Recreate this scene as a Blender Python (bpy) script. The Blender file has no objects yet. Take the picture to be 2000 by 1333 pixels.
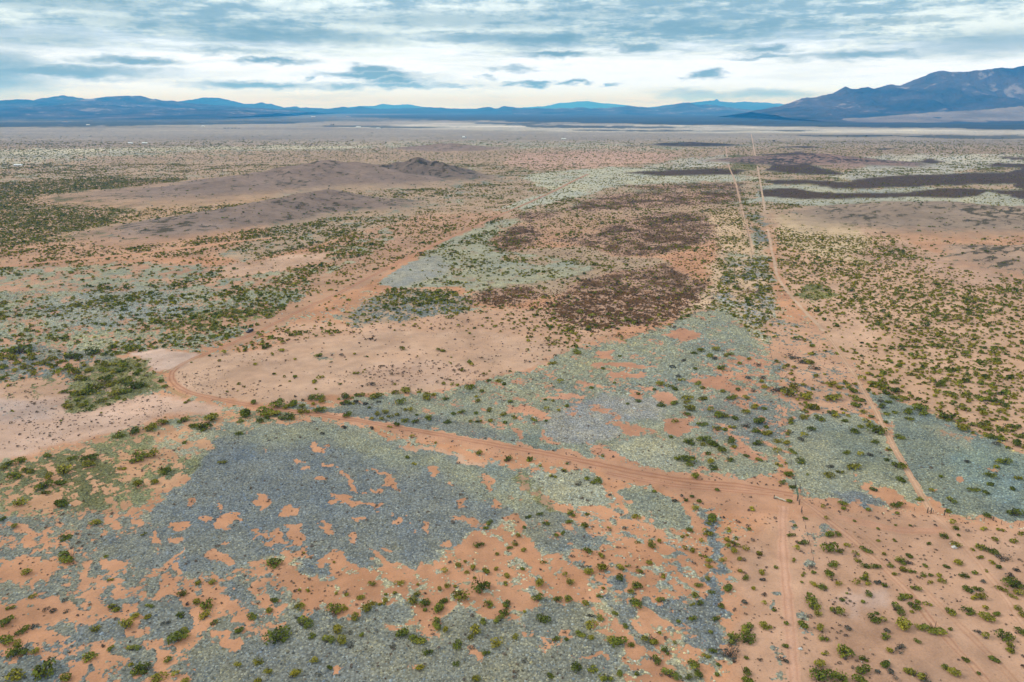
import bpy, math, random
import numpy as np

# ---------------------------------------------------------------- camera, world, sun, exposure
scene = bpy.context.scene
COL = scene.collection
H = 120.0                       # flying height of the camera above the plain (m)
FPX = 1428.0                    # focal length for a 2000 px wide picture
PITCH = math.atan((666.5 - 212.0) / FPX)
CT, ST = math.cos(PITCH), math.sin(PITCH)

cam_data = bpy.data.cameras.new("camera")
cam_data.sensor_fit = 'HORIZONTAL'
cam_data.sensor_width = 36.0
cam_data.lens = FPX / 2000.0 * 36.0
cam_data.clip_start = 1.0
cam_data.clip_end = 200000.0
camera = bpy.data.objects.new("camera", cam_data)
camera.location = (0, 0, H)
camera.rotation_euler = (math.radians(90) - PITCH, 0, 0)
COL.objects.link(camera)
scene.camera = camera

scene.render.engine = 'CYCLES'
scene.cycles.use_denoising = True
scene.cycles.max_bounces = 4
scene.cycles.diffuse_bounces = 3
scene.cycles.glossy_bounces = 1
scene.cycles.transmission_bounces = 1
scene.cycles.volume_bounces = 2
scene.cycles.transparent_max_bounces = 4
scene.view_settings.view_transform = 'Standard'
scene.view_settings.look = 'None'
scene.view_settings.gamma = 1.0
scene.view_settings.use_curve_mapping = False
scene.view_settings.exposure = 0.33

SUN_AZ = math.radians(-72)      # to the left, a little ahead of the camera
SUN_EL = math.radians(34)
sun_data = bpy.data.lights.new("sun", 'SUN')
sun_data.energy = 1.5
sun_data.angle = math.radians(10)
sun_data.color = (1.0, 0.955, 0.88)
sun = bpy.data.objects.new("sun", sun_data)
sun.rotation_euler = (math.radians(90) - SUN_EL, 0, -SUN_AZ + math.pi)
COL.objects.link(sun)


def lin(c):
    """sRGB 0-255 triple to linear."""
    out = []
    for v in c:
        v /= 255.0
        out.append(v / 12.92 if v <= 0.04045 else ((v + 0.055) / 1.055) ** 2.4)
    return tuple(out)


# ---------------------------------------------------------------- node helpers
class NT:
    def __init__(self, tree):
        self.t = tree
        tree.nodes.clear()

    def n(self, kind, **kw):
        nd = self.t.nodes.new(kind)
        for k, v in kw.items():
            setattr(nd, k, v)
        return nd

    def put(self, sock, v):
        if hasattr(v, "is_linked"):
            self.t.links.new(v, sock)
        elif v is not None:
            sock.default_value = v

    def math(self, op, a, b=None, c=None, clamp=False):
        nd = self.n('ShaderNodeMath', operation=op, use_clamp=clamp)
        self.put(nd.inputs[0], a)
        if b is not None: self.put(nd.inputs[1], b)
        if c is not None: self.put(nd.inputs[2], c)
        return nd.outputs[0]

    def vmath(self, op, a, b=None):
        nd = self.n('ShaderNodeVectorMath', operation=op)
        self.put(nd.inputs[0], a)
        if b is not None: self.put(nd.inputs[1], b)
        return nd.outputs['Value'] if op in ('LENGTH', 'DOT_PRODUCT', 'DISTANCE') else nd.outputs[0]

    def rng(self, v, a, b, c=0.0, d=1.0, smooth=True):
        nd = self.n('ShaderNodeMapRange', interpolation_type='SMOOTHSTEP' if smooth else 'LINEAR')
        self.put(nd.inputs[0], v)
        for i, x in enumerate((a, b, c, d)):
            self.put(nd.inputs[1 + i], x)
        return nd.outputs[0]

    def mix(self, fac, a, b, blend='MIX'):
        nd = self.n('ShaderNodeMix', data_type='RGBA', blend_type=blend)
        self.put(nd.inputs[0], fac)
        self.put(nd.inputs[6], a if hasattr(a, "is_linked") else (*a, 1.0))
        self.put(nd.inputs[7], b if hasattr(b, "is_linked") else (*b, 1.0))
        return nd.outputs[2]

    def noise(self, vec, scale, detail=3.0, rough=0.55, dim='3D', color=False):
        nd = self.n('ShaderNodeTexNoise', noise_dimensions=dim)
        self.put(nd.inputs['Vector'], vec)
        nd.inputs['Scale'].default_value = scale
        nd.inputs['Detail'].default_value = detail
        nd.inputs['Roughness'].default_value = rough
        return nd.outputs['Color' if color else 'Fac']

    def comb(self, x, y, z=0.0):
        nd = self.n('ShaderNodeCombineXYZ')
        for i, v in enumerate((x, y, z)):
            self.put(nd.inputs[i], v)
        return nd.outputs[0]


# ---------------------------------------------------------------- sky: high overcast over a clear Nishita sky
world = bpy.data.worlds.new("World")
scene.world = world
world.use_nodes = True
W = NT(world.node_tree)
geo = W.n('ShaderNodeNewGeometry')
sep = W.n('ShaderNodeSeparateXYZ')
tc = W.n('ShaderNodeTexCoord')
W.put(sep.inputs[0], tc.outputs['Generated'])
DX, DY, DZ = sep.outputs
hyp = W.math('SQRT', W.math('ADD', W.math('MULTIPLY', DX, DX), W.math('MULTIPLY', DY, DY)))
elv = W.math('ARCTAN2', DZ, hyp)
azi = W.math('ARCTAN2', DX, DY)
elc = W.math('MAXIMUM', DZ, 0.0)
den = W.math('ADD', elc, 0.035)
plane = W.comb(W.math('DIVIDE', DX, den), W.math('DIVIDE', DY, den), 0.0)

sky = W.n('ShaderNodeTexSky', sky_type='NISHITA', sun_disc=False)
sky.sun_elevation = SUN_EL
sky.sun_rotation = SUN_AZ
skyc = W.vmath('SCALE', sky.outputs[0]); skyc.node.inputs['Scale'].default_value = 0.11

# broad layers of stratocumulus
big = W.noise(plane, 0.30, 5.0, 0.56, '2D')
mid = W.noise(W.vmath('ADD', plane, (31.7, 12.1, 0)), 0.85, 5.0, 0.60, '2D')
fine = W.noise(W.vmath('ADD', plane, (7.3, -20.4, 0)), 3.4, 6.0, 0.68, '2D')
tone = W.math('ADD', W.math('MULTIPLY', big, 0.44), W.math('ADD', W.math('MULTIPLY', mid, 0.42), W.math('MULTIPLY', fine, 0.34)))
deg = math.radians(1)
iso = W.noise(W.comb(W.math('MULTIPLY', azi, 1.0), W.math('MULTIPLY', elv, 2.6), 0.0), 26.0, 7.0, 0.66, '2D')
tone = W.math('ADD', tone, W.math('MULTIPLY', W.math('SUBTRACT', iso, .5), .42))
# cloud deck thins out to a bright gap towards the horizon
lift = W.math('ADD', elv, W.math('MULTIPLY', W.math('SUBTRACT', mid, 0.5), 3.8 * deg))
deck = W.rng(lift, 3.0 * deg, 5.0 * deg)
shade = W.rng(tone, 0.475, 0.70)
bright = (0.64, 0.74, 0.78)
dark = (0.205, 0.335, 0.435)
body = W.mix(shade, dark, bright)
glow = W.mix(W.rng(elv, -0.5 * deg, 3.6 * deg), (0.73, 1.02, 1.75), (0.78, 0.88, 1.05))
veil = W.rng(W.noise(W.comb(W.math('MULTIPLY', azi, 3.0), W.math('MULTIPLY', elv, 40.0), 0.0), 2.2, 5.0, 0.6, '2D'), 0.46, 0.70)
glow = W.mix(W.math('MULTIPLY', veil, 0.38), glow, (0.52, 0.62, 0.63))
col = W.mix(deck, glow, body)
# separate small dark clouds standing before the bright gap
wv = W.noise(W.comb(W.math('MULTIPLY', azi, 1.0), W.math('MULTIPLY', elv, 3.4), 0.0), 22.0, 5.0, 0.66, '2D', color=True)
wv = W.vmath('SUBTRACT', wv, (0.5, 0.5, 0.5))
P = W.vmath('ADD', W.comb(azi, elv, 0.0), W.vmath('MULTIPLY', wv, (0.085, 0.017, 0.0)))
CLOUDS = [(150, 150, 150, 9, .85), (20, 152, 95, 30, .8), (100, 148, 60, 12, .7), (305, 128, 68, 7, .9), (552, 123, 62, 5, .9), (480, 104, 55, 6, .6),
          (742, 136, 34, 6, .9), (735, 147, 85, 6, .9), (790, 157, 52, 6, .85), (525, 169, 95, 6, .8), (690, 171, 42, 5, .7),
          (790, 168, 65, 5, .75), (628, 155, 13, 3, .7), (1030, 164, 36, 4, .85), (930, 75, 90, 8, .7), (1050, 78, 95, 12, .8), (1075, 107, 64, 5, .85),
          (1225, 95, 36, 6, .75), (1356, 147, 27, 6, .8), (1460, 104, 42, 7, .75), (1480, 117, 52, 3, .7), (1640, 117, 105, 7, .75),
          (1345, 187, 56, 8, .5), (1470, 186, 62, 8, .55), (1110, 161, 20, 3, .8), (1180, 165, 14, 3, .7), (600, 76, 160, 13, .7), (1330, 60, 190, 14, .5),
          (90, 95, 130, 18, .45), (1880, 104, 120, 16, .6), (1670, 60, 48, 6, .6), (1760, 60, 40, 5, .5), (1000, 133, 30, 5, .6), (960, 152, 20, 3, .5),
          (890, 167, 35, 3, .55), (450, 60, 200, 12, .5), (900, 40, 260, 13, .5), (1200, 25, 200, 12, .4), (200, 30, 220, 14, .5), (1600, 25, 120, 8, -.5)]
acc = None
for (cu, cv, wu, wv_, st) in CLOUDS:
    if st < 0: continue
    a0 = math.atan((cu - 1000) / FPX)
    e0 = PITCH * -1 + math.atan((666.5 - cv) / FPX)
    q = W.vmath('MULTIPLY', W.vmath('SUBTRACT', P, (a0, e0, 0.0)), (FPX / (wu * 1.45), FPX / (wv_ * 1.45), 0.0))
    m = W.rng(W.vmath('LENGTH', q), 1.25, 0.20, 0.0, min(.95, st * 1.15))
    acc = m if acc is None else W.math('MAXIMUM', acc, m)
col = W.mix(acc, col, (0.1, 0.22, 0.3))
cover = 0.93
col = W.mix(cover, skyc, col)
# an overcast sky is brighter overhead than at the horizon
zen = W.math('ADD', 1.0, W.math('MULTIPLY', elc, 1.1))
col = W.mix(W.rng(elv, 8 * deg, 40 * deg), col, W.mix(.75, col, (0.4, 0.42, 0.42)))
col = W.vmath('MULTIPLY', col, W.comb(zen, zen, zen))
# below the horizon the dome goes on in the colour of far ground
col = W.mix(W.rng(elv, -1.2 * deg, -0.2 * deg), (0.30, 0.27, 0.24), col)
bg = W.n('ShaderNodeBackground')
W.put(bg.inputs[0], col)
bg.inputs[1].default_value = 1.0
out = W.n('ShaderNodeOutputWorld')
W.t.links.new(bg.outputs[0], out.inputs[0])
world.cycles.sampling_method = 'MANUAL'
world.cycles.sample_map_resolution = 512


# ---------------------------------------------------------------- geometry helpers
def ground_point(u, v, z=0.0):
    """where the sight line of photo pixel (u, v) meets the level z."""
    dx = (u - 1000.0) / FPX
    up = (666.5 - v) / FPX
    dy = CT + up * ST
    dz = -ST + up * CT
    t = (z - H) / dz
    return (dx * t, dy * t)


def to_photo(x, y, z):
    zz = z - H
    dep = np.maximum(y * CT - zz * ST, 1.0)
    return 1000.0 + FPX * x / dep, 666.5 - FPX * (y * ST + zz * CT) / dep


def hash2(ix, iy, seed):
    h = (ix.astype(np.int64) * 374761393 + iy.astype(np.int64) * 668265263 + seed * 1442695041) & 0xFFFFFFFF
    h = ((h ^ (h >> 13)) * 1274126177) & 0xFFFFFFFF
    h = h ^ (h >> 16)
    return (h & 0xFFFFFF).astype(np.float64) / 0xFFFFFF


def vnoise(x, y, seed=0):
    ix, iy = np.floor(x), np.floor(y)
    fx, fy = x - ix, y - iy
    fx = fx * fx * (3 - 2 * fx)
    fy = fy * fy * (3 - 2 * fy)
    a = hash2(ix, iy, seed); b = hash2(ix + 1, iy, seed)
    c = hash2(ix, iy + 1, seed); d = hash2(ix + 1, iy + 1, seed)
    return (a + (b - a) * fx) * (1 - fy) + (c + (d - c) * fx) * fy


def fbm(x, y, seed=0, octv=4, gain=0.5):
    s, a, tot = 0.0, 1.0, 0.0
    for k in range(octv):
        s = s + a * vnoise(x * (2.03 ** k) + 17.3 * k, y * (2.03 ** k) - 9.1 * k, seed + k)
        tot += a
        a *= gain
    return s / tot


def sstep(a, b, x):
    t = np.clip((x - a) / (b - a), 0, 1)
    return t * t * (3 - 2 * t)


def poly_sd(px, py, poly):
    """signed distance (positive inside) of points to a polygon."""
    n = len(poly)
    d = np.full(px.shape, 1e18)
    inside = np.zeros(px.shape, bool)
    for i in range(n):
        x1, y1 = poly[i]
        x2, y2 = poly[(i + 1) % n]
        ex, ey = x2 - x1, y2 - y1
        wx, wy = px - x1, py - y1
        t = np.clip((wx * ex + wy * ey) / (ex * ex + ey * ey + 1e-9), 0, 1)
        d = np.minimum(d, (wx - ex * t) ** 2 + (wy - ey * t) ** 2)
        if y1 != y2:
            cond = (y1 > py) != (y2 > py)
            xi = x1 + (py - y1) * ex / (y2 - y1)
            inside ^= cond & (px < xi)
    d = np.sqrt(d)
    return np.where(inside, d, -d)


def tag(o, label=None, cat=None, group=None, kind=None):
    if label: o['label'] = label
    if cat: o['category'] = cat
    if group: o['group'] = group
    if kind: o['kind'] = kind
    return o


def mesh_np(name, verts, faces, smooth=False):
    """mesh from numpy arrays; faces is (n, 3) or (n, 4)."""
    me = bpy.data.meshes.new(name)
    verts = np.ascontiguousarray(verts, dtype=np.float32)
    faces = np.ascontiguousarray(faces, dtype=np.int32)
    k = faces.shape[1]
    me.vertices.add(len(verts))
    me.vertices.foreach_set("co", verts.ravel())
    me.loops.add(faces.size)
    me.loops.foreach_set("vertex_index", faces.ravel())
    me.polygons.add(len(faces))
    me.polygons.foreach_set("loop_start", np.arange(0, faces.size, k, dtype=np.int32))
    me.polygons.foreach_set("use_smooth", np.full(len(faces), smooth))
    me.update(calc_edges=True)
    return me


def link(name, me, mat=None, parent=None):
    o = bpy.data.objects.new(name, me)
    COL.objects.link(o)
    if mat is not None and me is not None and len(me.materials) == 0:
        me.materials.append(mat)
    if parent is not None:
        o.parent = parent
    return o


def empty(name, loc, rz=0.0):
    o = bpy.data.objects.new(name, None)
    o.location = loc
    o.rotation_euler = (0, 0, rz)
    o.empty_display_size = 0.5
    COL.objects.link(o)
    return o


class MB:
    """collects boxes, tubes and loose faces into one mesh."""
    def __init__(self):
        self.v, self.f = [], []

    def box(self, c, s, rz=0.0, taper=1.0):
        b = len(self.v)
        ca, sa = math.cos(rz), math.sin(rz)
        for z in (-1, 1):
            k = taper if z > 0 else 1.0
            for (x, y) in ((-1, -1), (1, -1), (1, 1), (-1, 1)):
                X, Y = x * s[0] / 2 * k, y * s[1] / 2 * k
                self.v.append((c[0] + X * ca - Y * sa, c[1] + X * sa + Y * ca, c[2] + z * s[2] / 2))
        self.f += [tuple(b + i for i in q) for q in ((3, 2, 1, 0), (4, 5, 6, 7), (0, 1, 5, 4), (1, 2, 6, 5), (2, 3, 7, 6), (3, 0, 4, 7))]
        return self

    def tube(self, pts, radii, seg=6, cap=True):
        b = len(self.v)
        pts = [np.array(p, float) for p in pts]
        if not hasattr(radii, '__len__'): radii = [radii] * len(pts)
        for i, p in enumerate(pts):
            d = pts[min(i + 1, len(pts) - 1)] - pts[max(i - 1, 0)]
            d /= np.linalg.norm(d) + 1e-9
            a = np.array((0, 0, 1.0)) if abs(d[2]) < 0.9 else np.array((1.0, 0, 0))
            e1 = np.cross(d, a); e1 /= np.linalg.norm(e1)
            e2 = np.cross(d, e1)
            for k in range(seg):
                t = 2 * math.pi * k / seg
                self.v.append(tuple(p + radii[i] * (math.cos(t) * e1 + math.sin(t) * e2)))
        for i in range(len(pts) - 1):
            for k in range(seg):
                k2 = (k + 1) % seg
                self.f.append((b + i * seg + k, b + i * seg + k2, b + (i + 1) * seg + k2, b + (i + 1) * seg + k))
        if cap:
            self.f.append(tuple(b + k for k in range(seg)))
            self.f.append(tuple(b + (len(pts) - 1) * seg + k for k in reversed(range(seg))))
        return self

    def face(self, *pts):
        b = len(self.v)
        self.v += [tuple(p) for p in pts]
        self.f.append(tuple(range(b, b + len(pts))))
        return self

    def mesh(self, name, smooth=False):
        me = bpy.data.meshes.new(name)
        me.from_pydata(self.v, [], self.f)
        me.polygons.foreach_set("use_smooth", [smooth] * len(self.f))
        me.update()
        return me

    def build(self, name, mat, parent=None, smooth=False):
        return link(name, self.mesh(name, smooth), mat, parent)


def simple_mat(name, col, rough=0.8, metal=0.0, var=0.25, scale=3.0):
    m = bpy.data.materials.new(name)
    m.use_nodes = True
    N = NT(m.node_tree)
    tcn = N.n('ShaderNodeTexCoord')
    f = N.noise(tcn.outputs['Object'], scale, 4.0, 0.6)
    c = N.mix(N.rng(f, 0.3, 0.7), tuple(x * (1 - var) for x in col), tuple(min(1, x * (1 + var)) for x in col))
    b = N.n('ShaderNodeBsdfPrincipled')
    N.put(b.inputs['Base Color'], c)
    b.inputs['Roughness'].default_value = rough
    b.inputs['Metallic'].default_value = metal
    o = N.n('ShaderNodeOutputMaterial')
    N.t.links.new(b.outputs[0], o.inputs[0])
    return m


# ---------------------------------------------------------------- what grows where: regions of the plain, drawn in photo pixels
def alb(c):
    return np.array(lin(c)) * 0.84


def veg(c):
    return np.array(lin(c)) * 0.84 * np.array((1.22, 1.08, 1.02))

S_ORANGE, S_PINK, S_SAND, S_TAN, S_PALE, S_FAR = alb((198, 145, 111)), alb((199, 161, 135)), alb((203, 163, 134)), alb((178, 150, 124)), alb((184, 162, 142)), alb((160, 148, 136))
S_RED, S_MAUVE, S_BROWN = alb((186, 145, 117)), alb((146, 124, 111)), alb((168, 138, 112))
C_BLUE, C_GREY, C_GREEN, C_SAGE, C_OLIVE = veg((118, 127, 127)), veg((124, 131, 124)), veg((138, 145, 129)), veg((156, 160, 140)), veg((120, 123, 86))
C_WHITE, C_TEAL, C_DARK, C_BRUSH, C_LAV, C_STRAW, C_FIELD = veg((178, 178, 166)), veg((119, 130, 120)), veg((60, 68, 66)), veg((98, 76, 52)), veg((146, 149, 143)), veg((165, 155, 92)), veg((132, 126, 78))

KEYS = ('cover', 'gd', 'yd', 'bd')
# polygon, edge softness in px, values
REG = []
def R(poly, soft=6, **kw):
    pp = np.array(poly, float)
    if pp[:, 1].mean() > 760 and 'cover' in kw: soft = soft * 1.55
    REG.append((pp, soft, kw))

# far plain
R([(-900, 214), (2900, 214), (2900, 238), (2000, 240), (1000, 236), (560, 238), (0, 241), (-900, 242)], 3, cover=.85, cov=veg((100, 102, 94)), soil=S_FAR)
R([(-900, 234), (0, 233), (420, 229), (560, 229), (560, 232), (300, 236), (-900, 238)], 1.5, cover=.85, cov=C_DARK, soil=S_FAR)
R([(-900, 240), (0, 239), (500, 236), (640, 238), (560, 242), (300, 246), (0, 249), (-900, 250)], 3, cover=.8, cov=C_DARK, soil=S_FAR)
R([(650, 226), (1000, 222), (1500, 222), (1750, 232), (2000, 236), (2900, 238), (2900, 256), (2000, 254), (1700, 249), (1250, 243), (1000, 238), (800, 233)], 2, cover=.96, cov=veg((52, 60, 60)), soil=S_FAR)
R([(1740, 214), (2000, 214), (2900, 214), (2900, 238), (2000, 236), (1880, 232), (1760, 226)], 3, cover=.25, cov=C_DARK, soil=alb((150, 136, 132)))
R([(860, 240), (1250, 245), (1700, 251), (2000, 256), (2900, 258), (2900, 264), (2000, 264), (1650, 261), (1200, 259), (900, 254), (640, 250)], 3, cover=.45, cov=veg((190, 190, 180)), soil=alb((190, 180, 168)))
for p in ([(1000, 244), (1300, 247), (1400, 250), (1200, 252), (1040, 250)], [(900, 238), (1000, 240), (1150, 243), (1000, 246)], [(1100, 253), (1350, 255), (1300, 258), (1150, 257)],
          [(620, 246), (800, 247), (930, 249), (760, 251), (660, 249)], [(1450, 253), (1600, 255), (1560, 257)], [(1700, 265), (2900, 268), (2900, 273), (1850, 272)], [(1500, 263), (1900, 265), (1950, 268), (1600, 268)]):
    R(p, 2, cover=.8, cov=veg((84, 88, 84)))
R([(-900, 330), (0, 330), (250, 300), (500, 296), (760, 300), (700, 285), (300, 285), (-900, 300)], 8, cover=.5, cov=veg((186, 184, 164)))
R([(1000, 300), (1150, 296), (1330, 300), (1300, 315), (1150, 330), (1050, 332), (990, 322)], 6, cover=.15, soil=alb((198, 160, 138)))
R([(1250, 330), (1320, 312), (1420, 300), (1425, 322), (1350, 330), (1280, 335)], 3, cover=.75, cov=C_WHITE)
R([(1000, 345), (1180, 325), (1260, 330), (1480, 346), (1490, 352), (1300, 358), (1210, 362), (1150, 380), (1060, 400), (980, 420), (930, 430), (1000, 395), (1080, 372)], 5, cover=.72, cov=veg((178, 182, 164)), gd=.002)
R([(1640, 312), (1750, 300), (2900, 302), (2900, 318), (2000, 320), (1900, 332), (1800, 343), (1700, 355), (1620, 347), (1690, 326)], 4, cover=.85, cov=C_WHITE)
R([(1490, 362), (1600, 362), (1680, 372), (1800, 366), (2000, 378), (2900, 384), (2900, 408), (2000, 404), (1850, 394), (1760, 402), (1640, 408), (1500, 394), (1300, 410), (1300, 402), (1480, 390)], 4, cover=.8, cov=veg((168, 172, 156)), gd=.001)
# mid plain, left
R([(-900, 372), (60, 356), (200, 347), (370, 350), (300, 386), (245, 420), (205, 455), (190, 490), (60, 505), (-900, 520)], 14, cover=.42, cov=veg((104, 104, 66)), soil=alb((182, 146, 116)), gd=.110, yd=.035)
R([(380, 350), (560, 338), (700, 345), (480, 400), (260, 440), (215, 445), (260, 418)], 10, cover=.26, cov=C_OLIVE, soil=alb((184, 148, 116)), gd=.030, yd=.035)
R([(200, 470), (420, 455), (650, 430), (740, 400), (800, 410), (640, 470), (420, 500), (200, 510), (0, 540), (-900, 560), (-900, 520)], 10, cover=.24, cov=C_OLIVE, soil=alb((192, 148, 118)), gd=.022, yd=.032)
R([(560, 430), (720, 395), (860, 352), (1000, 335), (1030, 345), (900, 390), (780, 430), (640, 470), (480, 510), (420, 500)], 10, cover=.38, cov=C_GREEN, soil=S_TAN, gd=.030, yd=.010)
R([(-900, 530), (100, 520), (300, 512), (430, 520), (560, 500), (700, 470), (760, 500), (660, 560), (600, 600), (560, 640), (470, 660), (380, 680), (250, 690), (120, 735), (-900, 760)], 14, cover=.54, cov=veg((146, 152, 132)), soil=alb((190, 146, 118)), gd=.026, yd=.012)
R([(60, 600), (170, 565), (330, 560), (400, 580), (340, 620), (220, 640), (100, 640)], 22, cover=.60, cov=veg((148, 154, 142)))
R([(-900, 690), (0, 690), (60, 670), (180, 690), (240, 700), (200, 740), (130, 745), (0, 745), (-900, 760)], 8, cover=.6, cov=C_GREY, gd=.012, yd=.012)
R([(640, 475), (830, 420), (960, 415), (1000, 408), (940, 440), (850, 475), (700, 545), (640, 570), (580, 600), (600, 560)], 9, cover=.24, cov=C_SAGE, soil=S_RED, gd=.014, yd=.022)
R([(600, 490), (700, 455), (780, 440), (800, 455), (720, 500), (620, 545), (560, 560), (520, 545)], 10, cover=.42, cov=C_SAGE, gd=.030, yd=.020)
R([(430, 526), (470, 512), (560, 500), (640, 494), (640, 508), (560, 522), (480, 540), (440, 540)], 4, cover=.02, soil=S_PINK, gd=.001, yd=.002)
R([(330, 632), (380, 612), (460, 602), (560, 598), (560, 610), (470, 632), (400, 650), (330, 655)], 5, cover=.5, cov=C_OLIVE, gd=.06, yd=.02)
R([(560, 600), (640, 572), (700, 545), (760, 520), (765, 530), (680, 570), (600, 610), (520, 650), (440, 690), (440, 670)], 5, cover=.06, soil=S_RED, gd=.004, yd=.003)
# mid plain, centre
R([(735, 556), (850, 484), (960, 432), (1010, 430), (955, 470), (965, 490), (1060, 486), (1150, 480), (1200, 500), (1290, 505), (1330, 520), (1200, 530), (1130, 550), (1100, 575), (1000, 590), (900, 560), (780, 562)], 7, cover=.70, cov=C_SAGE, gd=.022, yd=.012, soil=S_TAN)
R([(735, 556), (800, 512), (860, 500), (880, 530), (830, 552), (770, 562)], 9, cover=.80, cov=veg((150, 154, 146)), gd=.004, yd=.002)
R([(690, 600), (760, 565), (880, 565), (930, 590), (880, 640), (780, 650), (690, 640), (660, 620)], 14, cover=.46, cov=C_GREY, soil=S_TAN, gd=.040, yd=.026)
R([(520, 665), (600, 625), (700, 640), (900, 610), (1080, 600), (1200, 645), (1120, 690), (1000, 700), (860, 690), (700, 680)], 14, cover=.04, soil=alb((200, 158, 130)), gd=.011, yd=.014, bd=.03)
R([(960, 480), (1000, 500), (1100, 510), (1060, 520), (980, 510)], 5, cover=.4, gd=.04, yd=.02)
R([(1090, 500), (1190, 490), (1380, 470), (1400, 500), (1310, 515), (1200, 525), (1120, 518)], 8, cover=.4, cov=C_SAGE, gd=.050, yd=.03)
R([(1290, 600), (1380, 560), (1400, 470), (1440, 440), (1490, 480), (1510, 560), (1530, 640), (1540, 690), (1450, 660), (1350, 640)], 12, cover=.55, cov=C_SAGE, soil=alb((204, 172, 142)), gd=.035, yd=.045)
R([(1400, 530), (1440, 510), (1500, 500), (1515, 560), (1512, 620), (1480, 640), (1430, 600), (1390, 570)], 8, cover=.5, cov=C_LAV, gd=.075, yd=.05)
R([(1460, 415), (1485, 415), (1500, 470), (1500, 490), (1472, 480)], 4, cover=.5, cov=C_GREY, gd=.04, yd=.01)
R([(1380, 415), (1440, 405), (1465, 480), (1470, 500), (1400, 480)], 6, cover=.25, cov=C_SAGE, soil=alb((210, 176, 142)), gd=.025, yd=.05)
# dry brown brush
R([(955, 475), (1040, 430), (1110, 408), (1300, 395), (1440, 398), (1425, 470), (1400, 560), (1385, 640), (1240, 660), (1100, 655), (1040, 610), (980, 600), (900, 590), (1000, 560), (1130, 540), (1180, 515), (1050, 500)], 16, cover=.20, cov=C_BRUSH, bd=.045, gd=.018, yd=.012)
BR = dict(cover=.52, cov=C_BRUSH, soil=alb((184, 146, 122)), bd=.14, gd=.005)
for p in ([(1217, 363), (1350, 360), (1450, 358), (1452, 372), (1350, 372), (1250, 372)],
          [(1098, 412), (1130, 398), (1175, 384), (1238, 376), (1350, 374), (1450, 374), (1450, 392), (1400, 398), (1350, 401), (1245, 408), (1150, 412)],
          [(1003, 424), (1028, 415), (1094, 414), (1080, 424), (1045, 436), (1020, 432)],
          [(955, 473), (1000, 447), (1045, 437), (1056, 457), (1045, 481), (1000, 492), (965, 488)],
          [(1070, 471), (1140, 460), (1210, 436), (1280, 416), (1350, 415), (1396, 440), (1390, 466), (1340, 488), (1280, 500), (1200, 498), (1140, 478)],
          [(1098, 576), (1133, 548), (1196, 532), (1297, 516), (1335, 532), (1370, 560), (1360, 592), (1310, 622), (1285, 632), (1210, 642), (1140, 644), (1090, 626), (1068, 596)],
          [(900, 585), (960, 565), (1040, 560), (1060, 580), (980, 598)]):
    R(p, 14, **BR)
R([(1420, 560), (1470, 545), (1490, 570), (1450, 590)], 7, cover=.4, cov=C_BRUSH, bd=.06, gd=.01)
DB = dict(cover=.90, cov=veg((80, 65, 48)), soil=S_BROWN, bd=.05, gd=.003, yd=.0)
for p in ([(1492, 353), (1580, 351), (1650, 355), (1720, 345), (1790, 341), (1965, 337), (2000, 326), (2900, 318), (2900, 352), (2000, 374), (1982, 359), (1895, 362), (1807, 364), (1685, 369), (1632, 368), (1580, 359), (1500, 362)],
          [(1489, 370), (1545, 368), (1597, 377), (1667, 377), (1772, 376), (1846, 367), (1937, 371), (1912, 383), (1860, 387), (1755, 386), (1650, 389), (1587, 389), (1492, 385)],
          [(1475, 301), (1562, 296), (1604, 300), (1713, 312), (1695, 320), (1632, 319), (1600, 308), (1510, 306)],
          [(1500, 324), (1545, 317), (1590, 324), (1657, 340), (1632, 343), (1545, 340), (1500, 334)],
          [(1225, 338), (1300, 332), (1419, 329), (1468, 333), (1440, 341), (1300, 344)],
          [(1783, 315), (1818, 310), (1853, 317), (1818, 321)], [(1916, 324), (1947, 319), (2000, 321), (2900, 319), (2900, 326), (1960, 328)],
          [(1955, 307), (2900, 303), (2900, 314), (1970, 313)], [(1524, 287), (1566, 285), (1608, 288), (1566, 292)], [(1671, 292), (1748, 289), (1740, 294)],
          [(1310, 282), (1352, 278), (1394, 282), (1350, 284)], [(1220, 284), (1265, 285), (1240, 287)], [(1920, 371), (2900, 372), (2900, 396), (2000, 388)]):
    R(p, 4, **DB)
R([(1421, 303), (1473, 302), (1482, 334), (1425, 331)], 4, cover=.7, cov=veg((112, 112, 70)), soil=S_TAN, gd=.02)
R([(1560, 305), (1640, 312), (1690, 322), (1660, 332), (1580, 322), (1500, 314)], 4, cover=.2, soil=alb((168, 138, 122)))
# right hand shrub field
R([(1512, 425), (1700, 445), (1790, 480), (1900, 535), (2000, 560), (2900, 620), (2900, 960), (2000, 882), (1900, 842), (1780, 785), (1700, 762), (1640, 690), (1590, 625), (1535, 565), (1520, 520)], 10, cover=.06, cov=C_STRAW, soil=alb((203, 162, 133)), gd=.045, yd=.040)
R([(1700, 560), (1850, 560), (2000, 590), (2900, 640), (2900, 900), (2000, 830), (1900, 780), (1780, 700)], 40, cover=.10, cov=C_FIELD, soil=alb((203, 162, 133)), gd=.085, yd=.034)
R([(1515, 420), (1640, 430), (1700, 470), (1690, 520), (1600, 500), (1525, 480)], 12, cover=.28, cov=C_STRAW, soil=alb((206, 176, 142)), gd=.030, yd=.075)
R([(1570, 560), (1640, 560), (1700, 600), (1700, 680), (1640, 680), (1600, 620)], 10, cover=.04, soil=alb((207, 166, 138)), gd=.024, yd=.022)
R([(1650, 500), (1760, 470), (1870, 520), (2000, 545), (2900, 570), (2900, 640), (2000, 585), (1880, 560), (1760, 520)], 14, cover=.15, cov=C_OLIVE, soil=alb((190, 152, 128)), gd=.030, yd=.026)
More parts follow.
